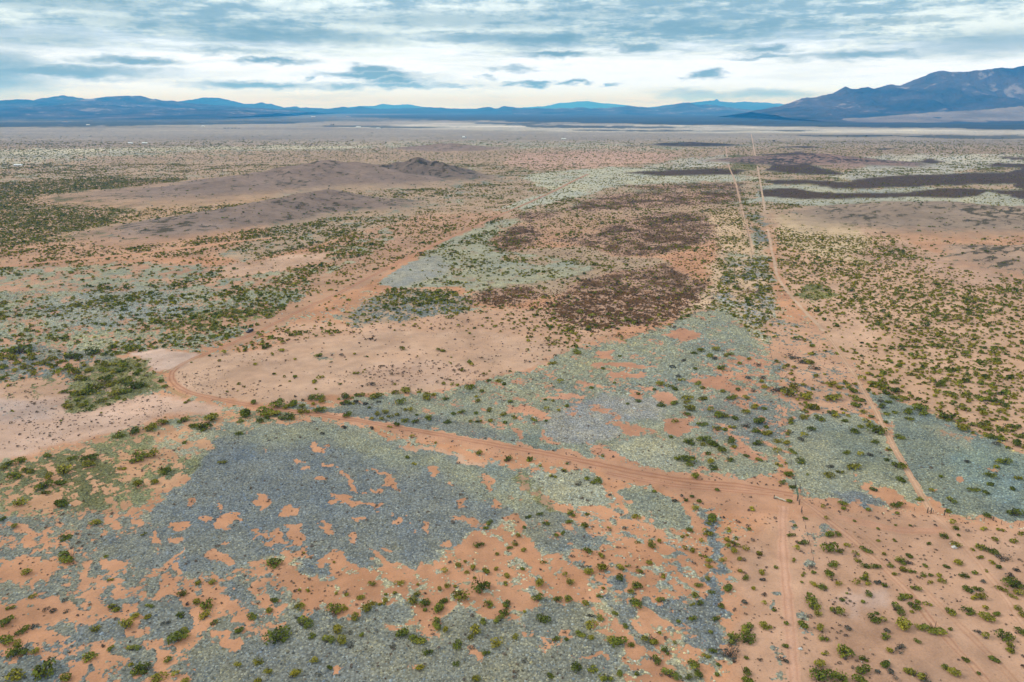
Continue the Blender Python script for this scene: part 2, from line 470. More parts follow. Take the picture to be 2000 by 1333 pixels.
R([(1565, 556), (1600, 556), (1632, 576), (1590, 592), (1560, 576)], 5, cover=.6, cov=C_OLIVE, gd=.06)
R([(1500, 620), (1600, 640), (1650, 700), (1690, 760), (1700, 810), (1640, 820), (1560, 800), (1520, 750), (1500, 690)], 10, cover=.22, cov=C_GREY, soil=alb((204, 158, 128)), gd=.006, yd=.010)
# near middle: grey grass north of the dirt road
R([(560, 795), (640, 792), (760, 776), (870, 760), (960, 740), (1060, 718), (1085, 690), (1110, 682), (1200, 665), (1290, 640), (1330, 622), (1370, 604), (1420, 606), (1470, 645), (1500, 690), (1520, 745), (1560, 805), (1540, 850), (1530, 925), (1450, 932), (1360, 927), (1290, 914), (1215, 893), (1180, 897), (1100, 878), (1000, 868), (900, 853), (760, 828), (640, 808)], 7, cover=.76, cov=C_GREEN, soil=alb((200, 148, 118)), gd=.0, yd=.0)
R([(1180, 700), (1300, 650), (1400, 620), (1460, 660), (1500, 740), (1420, 740), (1300, 760), (1230, 730)], 14, cover=.78, cov=veg((136, 144, 130)))
R([(1052, 836), (1090, 812), (1180, 818), (1212, 846), (1180, 862), (1120, 868), (1070, 852)], 5, cover=.98, cov=C_LAV)
R([(1070, 812), (1170, 770), (1290, 780), (1290, 820), (1200, 820), (1100, 816)], 9, cover=.88, cov=C_LAV)
R([(1020, 845), (1052, 848), (1060, 868), (1110, 878), (1080, 886), (1050, 880), (1016, 866)], 4, cover=.97, cov=C_TEAL)
R([(1200, 865), (1290, 855), (1340, 885), (1330, 915), (1270, 908), (1210, 893)], 6, cover=.97, cov=C_SAGE)
R([(1370, 790), (1480, 770), (1560, 810), (1530, 870), (1400, 860)], 14, cover=.75, cov=C_GREY)
R([(600, 800), (700, 790), (800, 800), (940, 830), (1000, 860), (900, 850), (760, 824)], 6, cover=.9, cov=C_GREY)
R([(1395, 700), (1480, 690), (1560, 780), (1530, 830), (1440, 800)], 16, cover=.45)
HOLE = dict(cover=.02, soil=alb((194, 142, 113)))
for p in ([(1150, 688), (1200, 682), (1200, 700), (1160, 700)], [(1150, 706), (1240, 708), (1290, 720), (1250, 722), (1180, 714)], [(1195, 732), (1262, 730), (1265, 740), (1210, 741)],
          [(1122, 741), (1162, 749), (1150, 756), (1130, 752)], [(1070, 772), (1102, 770), (1132, 773), (1128, 780), (1082, 783)], [(1222, 760), (1246, 764), (1262, 780), (1236, 779)],
          [(1155, 790), (1190, 799), (1196, 810), (1162, 801)], [(1010, 793), (1050, 803), (1082, 815), (1060, 820), (1030, 811), (1000, 804)], [(1185, 822), (1213, 821), (1226, 832), (1252, 834), (1250, 847), (1220, 842), (1200, 832)],
          [(1285, 818), (1340, 814), (1346, 840), (1322, 852), (1290, 840)], [(1048, 840), (1075, 855), (1112, 868), (1095, 872), (1055, 854)], [(1000, 835), (1020, 845), (1016, 854), (1000, 848)],
          [(1150, 864), (1190, 878), (1206, 893), (1250, 900), (1190, 898), (1164, 880)], [(1280, 770), (1310, 771), (1316, 792), (1286, 786)], [(1340, 745), (1400, 735), (1442, 760), (1420, 770), (1380, 750)],
          [(1295, 655), (1340, 640), (1370, 660), (1330, 668)], [(1420, 840), (1460, 870), (1500, 900), (1480, 905), (1440, 880)], [(1190, 806), (1215, 810), (1200, 815)], [(1110, 805), (1130, 808), (1120, 812)]):
    R(p, 3, **HOLE)
# pale bare flats
R([(332, 735), (350, 702), (430, 690), (520, 680), (640, 655), (760, 648), (900, 648), (1060, 655), (1090, 685), (1060, 716), (960, 738), (860, 764), (760, 772), (640, 772), (545, 790), (440, 778), (362, 772)], 8, cover=.02, soil=S_PINK, bd=.004, gd=.0008, yd=.001)
R([(700, 720), (800, 705), (900, 712), (950, 735), (860, 750), (740, 752)], 14, cover=.1, cov=C_BRUSH, soil=alb((200, 162, 138)), bd=.07)
R([(1020, 680), (1060, 660), (1100, 670), (1080, 700), (1030, 715)], 10, cover=.06, bd=.07)
R([(520, 645), (580, 650), (620, 665), (560, 672)], 6, bd=.06, cover=.03)
R([(680, 640), (730, 640), (745, 670), (700, 672)], 8, bd=.07, cover=.1, cov=C_BRUSH)
R([(590, 688), (640, 690), (650, 700), (610, 702)], 5, cover=.5, cov=C_GREY)
R([(250, 690), (300, 682), (384, 690), (346, 724), (312, 722), (278, 706)], 5, cover=.01, soil=alb((208, 176, 158)), gd=.0005, yd=0)
R([(-900, 780), (0, 757), (125, 745), (150, 790), (220, 785), (300, 772), (425, 790), (445, 802), (330, 816), (240, 842), (100, 872), (0, 906), (-900, 990)], 8, cover=.02, soil=alb((206, 170, 149)), bd=.003, gd=.0004, yd=0)
R([(-300, 790), (20, 775), (120, 790), (100, 815), (0, 830), (-300, 850)], 14, cover=.12, cov=C_LAV, soil=alb((190, 162, 148)))
R([(0, 742), (120, 738), (140, 770), (60, 780), (0, 775)], 10, cover=.15, cov=C_OLIVE, soil=alb((196, 158, 132)), bd=.01)
R([(128, 790), (132, 750), (160, 715), (230, 700), (290, 705), (322, 750), (310, 770), (230, 785), (180, 802), (140, 805)], 7, cover=.72, cov=C_OLIVE, gd=.012, yd=.012, soil=S_TAN)
# near left, olive growth
R([(-900, 985), (0, 908), (150, 872), (250, 838), (400, 812), (470, 806), (600, 800), (600, 815), (480, 838), (430, 872), (385, 922), (330, 962), (260, 992), (200, 1012), (100, 1030), (-900, 1080)], 9, cover=.52, cov=veg((124, 130, 100)), soil=alb((198, 152, 118)), gd=.0, yd=.0)
R([(0, 915), (120, 890), (210, 900), (240, 950), (190, 1000), (110, 1000), (30, 960)], 22, cover=.62, cov=veg((108, 112, 80)))
R([(310, 835), (430, 815), (480, 820), (440, 850), (380, 890), (300, 900)], 12, cover=.35, cov=C_SAGE)
R([(230, 905), (290, 905), (280, 930), (240, 930)], 6, cover=.05)
R([(310, 935), (365, 925), (372, 945), (330, 960)], 6, cover=.05)
R([(50, 985), (110, 965), (120, 985), (80, 1005), (50, 1010)], 6, cover=.08)
R([(430, 830), (500, 825), (470, 850), (420, 870)], 6, cover=.8, cov=C_GREEN)
# near left, streaky half cover
R([(-900, 1040), (0, 1010), (200, 1000), (400, 1000), (480, 1060), (520, 1120), (500, 1400), (-900, 1500)], 20, cover=.44, cov=C_GREY, soil=S_ORANGE, gd=0, yd=0)
R([(-900, 1020), (0, 1000), (60, 1010), (70, 1060), (130, 1075), (110, 1100), (0, 1092), (-900, 1120)], 8, cover=.80, cov=C_GREY)
R([(65, 1010), (200, 1000), (240, 1040), (262, 1080), (252, 1118), (190, 1128), (150, 1105), (120, 1085), (90, 1080)], 9, cover=.72, cov=C_GREY)
R([(200, 1046), (290, 1030), (292, 1072), (335, 1085), (315, 1112), (262, 1108), (222, 1088)], 7, cover=.97, cov=C_BLUE)
R([(-900, 1160), (0, 1146), (100, 1140), (128, 1158), (60, 1182), (0, 1200), (-900, 1240)], 9, cover=.66, cov=C_GREY)
R([(145, 1216), (230, 1210), (248, 1240), (200, 1260), (145, 1257)], 6, cover=.96, cov=C_BLUE)
R([(255, 1168), (340, 1160), (385, 1190), (372, 1232), (330, 1262), (282, 1242), (292, 1210)], 8, cover=.92, cov=C_BLUE)
R([(-900, 1300), (0, 1288), (100, 1286), (135, 1310), (60, 1340), (-900, 1400)], 9, cover=.86, cov=C_GREY)
for p in ([(0, 1100), (60, 1090), (115, 1100), (95, 1130), (0, 1140)], [(35, 1020), (60, 1022), (72, 1060), (55, 1062)], [(190, 1095), (245, 1090), (252, 1110), (215, 1115)], [(0, 1185), (120, 1165), (140, 1200), (60, 1220), (140, 1250), (0, 1250), (-200, 1220)],
          [(230, 1205), (280, 1195), (275, 1230), (250, 1250), (240, 1220)], [(130, 1290), (180, 1285), (170, 1320), (140, 1333)], [(285, 1165), (330, 1156), (335, 1168), (300, 1176)],
          [(340, 1310), (395, 1300), (400, 1333), (345, 1333)], [(290, 1058), (330, 1052), (345, 1075), (320, 1078)], [(330, 1090), (358, 1082), (355, 1110), (330, 1110)]):
    R(p, 6, cover=.05, soil=S_ORANGE)
# near centre: blue grey grass sheet
R([(500, 836), (560, 824), (625, 828), (760, 862), (870, 888), (920, 912), (955, 918), (985, 945), (1012, 990), (985, 1008), (908, 1048), (892, 1084), (800, 1098), (742, 1095), (700, 1116), (640, 1090), (560, 1086), (500, 1088), (440, 1112), (385, 1126), (335, 1108), (300, 1060), (300, 1000), (325, 965), (378, 936), (392, 886), (440, 852)], 6, cover=.975, cov=C_BLUE, soil=S_ORANGE, gd=.0, yd=.0)
R([(450, 850), (560, 824), (640, 830), (760, 862), (870, 890), (950, 916), (1010, 990), (940, 980), (850, 920), (760, 910), (640, 866), (520, 870)], 22, cov=C_GREEN, cover=.96)
R([(910, 905), (1040, 918), (1060, 950), (1100, 1000), (1110, 1030), (1060, 1050), (1030, 1030), (1005, 1000), (965, 950)], 8, cover=.86, cov=C_GREEN)
R([(1030, 925), (1140, 920), (1160, 935), (1185, 965), (1180, 990), (1140, 985), (1080, 975), (1045, 950)], 6, cover=.92, cov=C_SAGE)
R([(1000, 915), (1035, 935), (1070, 975), (1100, 1000), (1070, 1005), (1040, 965), (1005, 935)], 6, cover=.45, cov=C_OLIVE, soil=S_BROWN)
for p in ([(602, 867), (625, 868), (641, 886), (625, 891), (612, 880)], [(572, 893), (582, 892), (590, 902), (613, 900), (596, 911), (578, 908)], [(620, 909), (650, 907), (648, 915)], [(611, 927), (629, 928), (628, 937), (614, 936)],
          [(663, 919), (681, 921), (691, 940), (706, 955), (705, 963), (690, 956), (670, 936)], [(720, 911), (743, 917), (743, 926), (766, 930), (773, 961), (755, 959), (741, 942), (735, 928)], [(716, 956), (736, 950), (731, 967), (714, 963)],
          [(641, 966), (655, 960), (668, 974), (691, 976), (737, 998), (731, 1004), (690, 991), (660, 981)], [(835, 917), (850, 914), (863, 922), (845, 927)], [(935, 928), (958, 930), (966, 958), (950, 956), (940, 945)],
          [(885, 974), (917, 972), (905, 990), (909, 998), (894, 989)], [(954, 980), (976, 977), (983, 990), (975, 999), (957, 996)], [(862, 944), (881, 941), (878, 951)], [(550, 990), (576, 981), (594, 992), (570, 1001), (544, 1003)],
          [(500, 967), (519, 972), (516, 986), (498, 991)], [(515, 874), (528, 876), (524, 882), (514, 881)],
          [(614, 1017), (631, 1018), (651, 1040), (641, 1046), (625, 1036)], [(674, 1044), (699, 1045), (703, 1061), (690, 1063)], [(770, 1007), (791, 1008), (787, 1021), (774, 1020)], [(814, 1017), (836, 1020), (847, 1042), (830, 1036)],
          [(878, 1007), (901, 1008), (942, 1020), (926, 1036), (900, 1023)], [(854, 1064), (868, 1067), (880, 1080), (865, 1081)], [(734, 1062), (769, 1070), (760, 1076)], [(706, 1074), (722, 1079), (736, 1085), (764, 1100), (745, 1106), (725, 1096)],
          [(688, 1015), (707, 1011), (701, 1021)], [(548, 1082), (594, 1068), (606, 1086), (640, 1079), (671, 1074), (676, 1090), (688, 1106), (665, 1113), (640, 1096), (610, 1089), (560, 1090)],
          [(508, 1040), (541, 1038), (547, 1055), (530, 1071), (512, 1066), (522, 1055)], [(494, 1034), (513, 1050), (500, 1062)], [(564, 1034), (586, 1029), (592, 1055), (575, 1061), (560, 1072), (549, 1077)],
          [(420, 1010), (452, 1003), (470, 1020), (450, 1032), (425, 1025)], [(380, 1012), (410, 1012), (405, 1024), (384, 1022)], [(345, 1018), (365, 1030), (330, 1040), (318, 1020)], [(330, 1052), (352, 1055), (348, 1080), (336, 1090), (326, 1105), (344, 1112), (350, 1090), (358, 1080)],
          [(396, 1078), (436, 1064), (440, 1050), (428, 1068), (456, 1090), (450, 1100), (424, 1100)], [(300, 970), (316, 968), (312, 982)], [(370, 975), (384, 978), (380, 990), (366, 988)], [(425, 975), (430, 990), (422, 1000)]):
    R(p, 3, cover=.02, soil=S_ORANGE)
R([(770, 864), (800, 866), (870, 883), (925, 898), (958, 905), (946, 914), (910, 908), (880, 894), (830, 880), (790, 873)], 5, cover=.03, soil=S_PINK)
# near centre bottom
R([(470, 1200), (560, 1192), (620, 1196), (700, 1206), (716, 1186), (770, 1176), (812, 1182), (818, 1204), (790, 1217), (750, 1220), (730, 1232), (800, 1238), (850, 1245), (858, 1202), (880, 1192), (960, 1196), (1000, 1212), (1032, 1226), (1045, 1182), (1062, 1172), (1112, 1178), (1150, 1196), (1168, 1222), (1188, 1248), (1204, 1266), (1222, 1292), (1250, 1310), (1222, 1322), (1200, 1400), (380, 1420), (380, 1310), (372, 1262), (400, 1222)], 7, cover=.94, cov=C_GREY, soil=S_ORANGE)
R([(480, 1260), (620, 1250), (760, 1270), (700, 1420), (450, 1420)], 20, cov=C_BLUE, cover=.97)
R([(380, 1200), (480, 1190), (560, 1200), (540, 1240), (420, 1260)], 14, cover=.62)
for p in ([(428, 1250), (455, 1250), (468, 1264), (452, 1270), (448, 1282), (436, 1280)], [(645, 1300), (665, 1302), (660, 1318), (646, 1320)], [(812, 1290), (830, 1290), (826, 1306), (814, 1304)], [(920, 1270), (942, 1270), (940, 1290), (925, 1288)],
          [(1122, 1268), (1140, 1270), (1136, 1280), (1122, 1278)], [(1150, 1286), (1190, 1288), (1180, 1300), (1152, 1300)], [(1058, 1255), (1088, 1258), (1080, 1274), (1058, 1270)], [(1036, 1232), (1052, 1234), (1046, 1244), (1036, 1242)],
          [(1080, 1234), (1110, 1238), (1106, 1250), (1084, 1248)], [(395, 1165), (460, 1150), (470, 1190), (430, 1196), (405, 1180)], [(370, 1225), (385, 1200), (410, 1205), (395, 1240)]):
    R(p, 4, cover=.08, soil=S_ORANGE)
R([(520, 1098), (545, 1120), (560, 1190), (530, 1200), (510, 1150)], 8, cover=.55, cov=C_GREY)
R([(440, 1130), (480, 1140), (500, 1190), (470, 1196), (450, 1170)], 8, cover=.85, cov=C_BLUE)
R([(575, 1090), (610, 1088), (655, 1110), (655, 1132), (625, 1128), (590, 1110)], 5, cover=.92, cov=C_BLUE)
# centre right strips
for (p, c, k) in (([(1005, 1000), (1060, 994), (1100, 1000), (1112, 1030), (1142, 1040), (1178, 1056), (1172, 1076), (1140, 1070), (1110, 1060), (1112, 1078), (1060, 1078), (1040, 1060), (1040, 1045), (1020, 1030)], .82, C_GREY),
                  ([(1200, 996), (1240, 1004), (1262, 1022), (1232, 1016)], .8, C_GREY),
                  ([(1200, 953), (1240, 952), (1300, 968), (1337, 985), (1352, 1010), (1346, 1034), (1300, 1034), (1274, 1010), (1240, 990), (1204, 974)], .95, C_GREEN),
                  ([(1372, 1000), (1392, 1005), (1404, 1030), (1412, 1060), (1408, 1100), (1402, 1115), (1416, 1130), (1416, 1165), (1410, 1200), (1402, 1215), (1412, 1240), (1441, 1265), (1436, 1286), (1400, 1289), (1370, 1266), (1330, 1241), (1300, 1221), (1270, 1196), (1275, 1175), (1330, 1170), (1370, 1175), (1385, 1150), (1374, 1125), (1394, 1110), (1386, 1070)], .86, C_BLUE),
                  ([(1196, 1120), (1230, 1130), (1222, 1160), (1236, 1180), (1242, 1200), (1238, 1220), (1262, 1255), (1250, 1280), (1212, 1202), (1200, 1191), (1175, 1180), (1186, 1174), (1205, 1180), (1200, 1150), (1175, 1140)], .86, C_BLUE),
                  ([(1236, 1220), (1262, 1250), (1272, 1280), (1300, 1300), (1340, 1310), (1356, 1340), (1330, 1340), (1300, 1312), (1260, 1291), (1245, 1266), (1230, 1236)], .84, C_GREY),
                  ([(1228, 1158), (1272, 1170), (1302, 1202), (1270, 1202), (1238, 1186)], .8, C_GREY),
                  ([(1286, 1090), (1330, 1100), (1342, 1126), (1318, 1120)], .62, C_GREY), ([(1298, 1066), (1340, 1076), (1360, 1086), (1352, 1097), (1325, 1086)], .74, C_GREY),
                  ([(1082, 1082), (1115, 1088), (1155, 1102), (1150, 1108), (1110, 1096)], .6, C_GREY), ([(1168, 1095), (1182, 1100), (1176, 1106)], .7, C_GREY), ([(1025, 1130), (1036, 1132), (1045, 1160), (1032, 1158)], .6, C_GREY),
                  ([(1190, 1008), (1202, 1010), (1200, 1024), (1192, 1022)], .7, C_GREY), ([(1212, 1040), (1236, 1050), (1230, 1056)], .5, C_GREY), ([(1300, 1145), (1350, 1150), (1340, 1158), (1302, 1152)], .5, C_GREY),
                  ([(1345, 1285), (1370, 1290), (1372, 1333), (1346, 1333)], .5, C_GREY), ([(1385, 1290), (1400, 1290), (1402, 1320), (1388, 1320)], .4, C_GREY), ([(1380, 975), (1400, 985), (1385, 1003), (1362, 1000)], .7, C_GREY)):
    R(p, 6, cover=c, cov=k, soil=S_ORANGE)
# right
R([(1545, 830), (1600, 806), (1680, 812), (1722, 828), (1742, 880), (1780, 940), (1802, 980), (1740, 972), (1690, 962), (1660, 968), (1600, 975), (1562, 964), (1548, 932), (1540, 880)], 5, cover=.96, cov=C_GREEN, soil=S_ORANGE, gd=0, yd=0)
R([(1600, 830), (1700, 830), (1740, 900), (1770, 940), (1660, 910)], 16, cover=.97, cov=C_TEAL)
R([(1632, 958), (1700, 955), (1742, 985), (1700, 992), (1640, 972)], 6, cover=.85, cov=C_BLUE)
R([(1684, 930), (1702, 942), (1762, 968), (1796, 986), (1752, 988), (1712, 965), (1694, 948)], 6, cover=.12, soil=S_ORANGE)
R([(1655, 922), (1672, 924), (1668, 932)], 3, cover=.05, soil=S_ORANGE)
R([(1690, 764), (1730, 768), (1780, 790), (1862, 820), (1902, 846), (1962, 866), (2000, 886), (2900, 1060), (2900, 1160), (2000, 1012), (1970, 1020), (1900, 1006), (1832, 996), (1802, 968), (1772, 920), (1746, 880), (1736, 830), (1712, 795)], 5, cover=.965, cov=C_TEAL, soil=S_ORANGE, gd=0, yd=0)
R([(1900, 860), (2000, 900), (2000, 1000), (1900, 960), (1840, 900)], 30, cov=veg((118, 136, 132)))
R([(1810, 830), (1850, 825), (1900, 850), (1890, 880), (1840, 865)], 12, cover=.72, cov=C_GREEN, soil=S_BROWN)
for p in ([(1870, 930), (1884, 932), (1892, 942), (1874, 940)], [(1820, 948), (1834, 950), (1832, 958), (1820, 956)], [(1920, 910), (1945, 918), (1935, 922)]):
    R(p, 3, cover=.1, soil=S_ORANGE)
R([(1440, 1080), (1500, 1000), (1580, 985), (1700, 990), (1800, 1005), (1900, 1020), (2000, 1030), (2900, 1200), (2900, 1500), (1440, 1500)], 20, cover=.03, soil=alb((194, 152, 125)), gd=0, yd=0)
R([(1590, 1025), (1625, 1025), (1640, 1045), (1610, 1055), (1585, 1045)], 6, cover=.5, cov=C_GREY)
R([(1538, 1000), (1554, 1000), (1556, 1030), (1540, 1030)], 5, cover=.7, cov=C_GREY)
R([(1556, 1190), (1582, 1190), (1584, 1240), (1560, 1240)], 6, cover=.55, cov=C_GREY)
R([(1515, 1260), (1540, 1260), (1545, 1330), (1512, 1330)], 7, cover=.45, cov=C_GREY)
R([(1520, 1155), (1532, 1155), (1534, 1180), (1522, 1182)], 4, cover=.6, cov=C_GREY)
R([(1566, 1040), (1580, 1040), (1590, 1100), (1578, 1100)], 4, cover=.4, cov=C_GREY)
R([(1620, 1165), (1740, 1150), (1740, 1180), (1660, 1200)], 18, soil=alb((196, 162, 144)))
# worn ground along the main road
R([(560, 798), (660, 808), (760, 825), (900, 852), (1000, 868), (1100, 880), (1180, 899), (1290, 916), (1400, 932), (1530, 930), (1556, 965), (1700, 990), (1560, 1010), (1440, 1010), (1360, 985), (1280, 952), (1180, 925), (1080, 905), (960, 880), (860, 862), (760, 842), (640, 818), (570, 808)], 6, cover=.04, soil=alb((197, 148, 118)), gd=0, yd=0, bd=0)

DARK_U = None


def attrs(x, y, z):
    """soil colour, cover colour, cover and shrub densities at world points, read from the regions above."""
    u, v = to_photo(x, y, z)
    d = np.hypot(x, y)
    az = x / np.maximum(y, 1.0)
    ld = np.log(np.maximum(d, 1.0))
    k = FPX / 55.0
    n1 = fbm(az * k, ld * k, 11, 5, .6) - .5
    n2 = fbm(az * k + 40, ld * k + 7, 23, 5, .6) - .5
    hs = np.clip(H / np.maximum(d, 50), .05, 1.0)
    ppm = FPX / np.maximum(np.hypot(d, H), 60)
    m1 = fbm(x / 3.4, y / 3.4, 131, 3, .6) - .5
    m2 = fbm(x / 3.4 + 50, y / 3.4, 137, 3, .6) - .5
    uw = u + n1 * 46 + m1 * 6.5 * ppm
    vw = v + n2 * 46 * np.maximum(hs, .12) + m2 * 6.5 * ppm * hs
    n = len(x)
    # default by distance
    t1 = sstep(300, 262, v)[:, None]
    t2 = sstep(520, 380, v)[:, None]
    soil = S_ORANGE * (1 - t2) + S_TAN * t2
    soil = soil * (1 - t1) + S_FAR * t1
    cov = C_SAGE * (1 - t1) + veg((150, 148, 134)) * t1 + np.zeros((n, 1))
    val = {'cover': .22 + .12 * t2[:, 0] + .0 * v, 'gd': .008 + .010 * t2[:, 0] - .0165 * t1[:, 0], 'yd': .008 + .006 * t2[:, 0] - .013 * t1[:, 0], 'bd': .0 * v}
    nearv = sstep(960, 760, v)
    val['gd'] = val['gd'] * nearv
    val['yd'] = val['yd'] * nearv
    for poly, soft, kw in REG:
        lo = poly.min(0) - soft * 2.5 - 40
        hi = poly.max(0) + soft * 2.5 + 40
        idx = np.nonzero((uw > lo[0]) & (uw < hi[0]) & (vw > lo[1]) & (vw < hi[1]))[0]
        if len(idx) == 0: continue
        # distances are measured in a frame squeezed to the ground's foreshortening
        sq = 1.0 / max(.12, min(1.0, H / max(60.0, ground_point(1000, max(float(np.mean(poly[:, 1])), 216.0))[1])))
        sq = min(sq, 3.0)
        P2 = poly.copy(); P2[:, 1] *= sq
        m = sstep(-soft, soft, poly_sd(uw[idx], vw[idx] * sq, P2))
        for key, w in kw.items():
            if key == 'soil':
                soil[idx] += (w - soil[idx]) * m[:, None]
            elif key == 'cov':
                cov[idx] += (w - cov[idx]) * m[:, None]
            else:
                val[key][idx] += (w - val[key][idx]) * m
    # the plain beyond the picture's edges carries the same scrub
    off = ((u < -40) | (u > 2040) | (v > 1372)) & (v > 640)
    val['gd'] = np.where(off, np.maximum(val['gd'], .010), val['gd'])
    val['yd'] = np.where(off, np.maximum(val['yd'], .008), val['yd'])
    # patchiness: self-similar at every distance
    n3 = fbm(az * k * 2.2, ld * k * 2.2, 57, 5, .62) - .5
    c = val['cover']
    edge = np.clip(c * (1 - c) * 4, 0, 1)
    near = 1 - sstep(430, 540, d)
    t1m = fbm(x / 1.7, y / 1.7, 501, 3, .6) - .5
    t2m = fbm((x * .8 + y * .6) / 3.2, (y * .8 - x * .6) / 9.0, 511, 3, .6) - .5
    c = c + n3 * edge * (1.15 - .75 * near) + near * (t1m * (.30 + 1.5 * edge) + t2m * (.2 + 1.5 * edge))
    val['cover'] = np.clip(c, 0, 1)
    # farther out the plain is streaked with bands of pale grass, scrub and soil
    fs = sstep(1500, 2600, d)
    b1 = fbm(x / 620.0, y / 330.0, 151, 5, .6) - .5
    b2 = fbm(x / 1500.0 + 8, y / 520.0, 157, 4, .6) - .5
    cov = cov * (1 + fs * 1.5 * b1)[:, None]
    soil = soil * (1 + fs * .8 * b2)[:, None]
    val['cover'] = np.clip(val['cover'] + fs * b2 * 1.3, 0, 1)
    # washes, crusts and tints of the soil at true scale, mixed grasses in the cover
    nw = fbm((x * .8 - y * .6) / 5.0, (x * .6 + y * .8) / 26.0, 171, 4, .6) - .5
    nq = fbm(x / 13.0, y / 13.0, 173, 4, .6) - .5
    soil = soil * (1 + .26 * nw)[:, None]
    soil = soil * (1 + nq[:, None] * np.array([[.10, .20, .30]]))
    nh = fbm(x / 7.0 + 3, y / 7.0, 177, 4, .62) - .5
    nk = fbm(x / 34.0 + 3, y / 34.0, 179, 4, .62) - .5
    cov = cov * (1 + (nh + nk)[:, None] * np.array([[.36, .22, -.08]]))
    n4 = fbm(az * k * .6 + 9, ld * k * .6, 71, 4, .6) - .5
    soil = soil * (1 + .22 * n4[:, None])
    cov = cov * (1 + .30 * (fbm(az * k * 1.1 + 3, ld * k * 1.1, 91, 4, .65) - .5)[:, None])
    return soil, cov, val


def relief(x, y):
    """gentle swell of the plain near the camera."""
    d = np.hypot(x, y)
    f = 1 - sstep(350, 800, d)
    return f * 1.6 * (fbm(x / 90.0, y / 90.0, 5, 3) - .5)


def set_attr(me, name, data):
    data = np.ascontiguousarray(data, dtype=np.float32)
    if data.ndim == 2:
        a = me.attributes.new(name, 'FLOAT_COLOR', 'POINT')
        c = np.ones((len(data), 4), np.float32)
        c[:, :3] = data
        a.data.foreach_set("color", c.ravel())
    else:
        a = me.attributes.new(name, 'FLOAT', 'POINT')
        a.data.foreach_set("value", data)


def ground_material(name="desert_ground"):
    m = bpy.data.materials.new(name)
    m.use_nodes = True
    N = NT(m.node_tree)
    g = N.n('ShaderNodeNewGeometry')
    pos = g.outputs['Position']
    a_s = N.n('ShaderNodeAttribute', attribute_name='soil').outputs['Color']
    a_c = N.n('ShaderNodeAttribute', attribute_name='covc').outputs['Color']
    a_f = N.n('ShaderNodeAttribute', attribute_name='cover').outputs['Fac']
    nA = N.noise(pos, 0.85, 4.0, 0.62)
    nB = N.noise(pos, 0.16, 4.0, 0.6)
    nC = N.noise(pos, 2.6, 3.0, 0.6)
    nD = N.noise(pos, 0.028, 4.0, 0.6)
    t = N.math('ADD', a_f, N.math('ADD', N.math('MULTIPLY', N.math('SUBTRACT', nA, .5), .85), N.math('MULTIPLY', N.math('SUBTRACT', nB, .5), .75)))
    fac = N.rng(t, .42, .60)
    vor = N.n('ShaderNodeTexVoronoi', feature='F1')
    N.put(vor.inputs['Vector'], pos)
    vor.inputs['Scale'].default_value = 1.15
    clump = N.rng(vor.outputs['Distance'], .15, .75, 1.16, .68)
    cc = N.mix(1.0, a_c, N.comb(clump, clump, clump), 'MULTIPLY')
    k = N.rng(nB, .3, .7, .86, 1.14)
    cc = N.mix(1.0, cc, N.comb(k, k, k), 'MULTIPLY')
    ks = N.rng(N.math('ADD', N.math('MULTIPLY', nD, .5), N.math('ADD', N.math('MULTIPLY', nB, .3), N.math('MULTIPLY', nC, .25))), .33, .68, .70, 1.14)
    sc = N.mix(1.0, a_s, N.comb(ks, ks, ks), 'MULTIPLY')
    # dark litter and pebbles scattered on the soil
    sp = N.rng(N.noise(pos, 1.25, 3.0, .7), .585, .68)
    sc = N.mix(N.math('MULTIPLY', sp, .5), sc, N.mix(.5, a_s, (.06, .05, .035)))
    c = N.mix(fac, sc, cc)
    b = N.n('ShaderNodeBsdfPrincipled')
    N.put(b.inputs['Base Color'], c)
    b.inputs['Roughness'].default_value = .95
    b.inputs['Specular IOR Level'].default_value = .1
    bump = N.n('ShaderNodeBump')
    bump.inputs['Strength'].default_value = .55
    bump.inputs['Distance'].default_value = .25
    N.put(bump.inputs['Height'], N.math('ADD', N.math('MULTIPLY', fac, 1.2), N.math('MULTIPLY', N.math('SUBTRACT', nC, vor.outputs['Distance']), .6)))
    N.t.links.new(bump.outputs[0], b.inputs['Normal'])
    o = N.n('ShaderNodeOutputMaterial')
    N.t.links.new(b.outputs[0], o.inputs[0])
    return m


MAT_GROUND = ground_material()


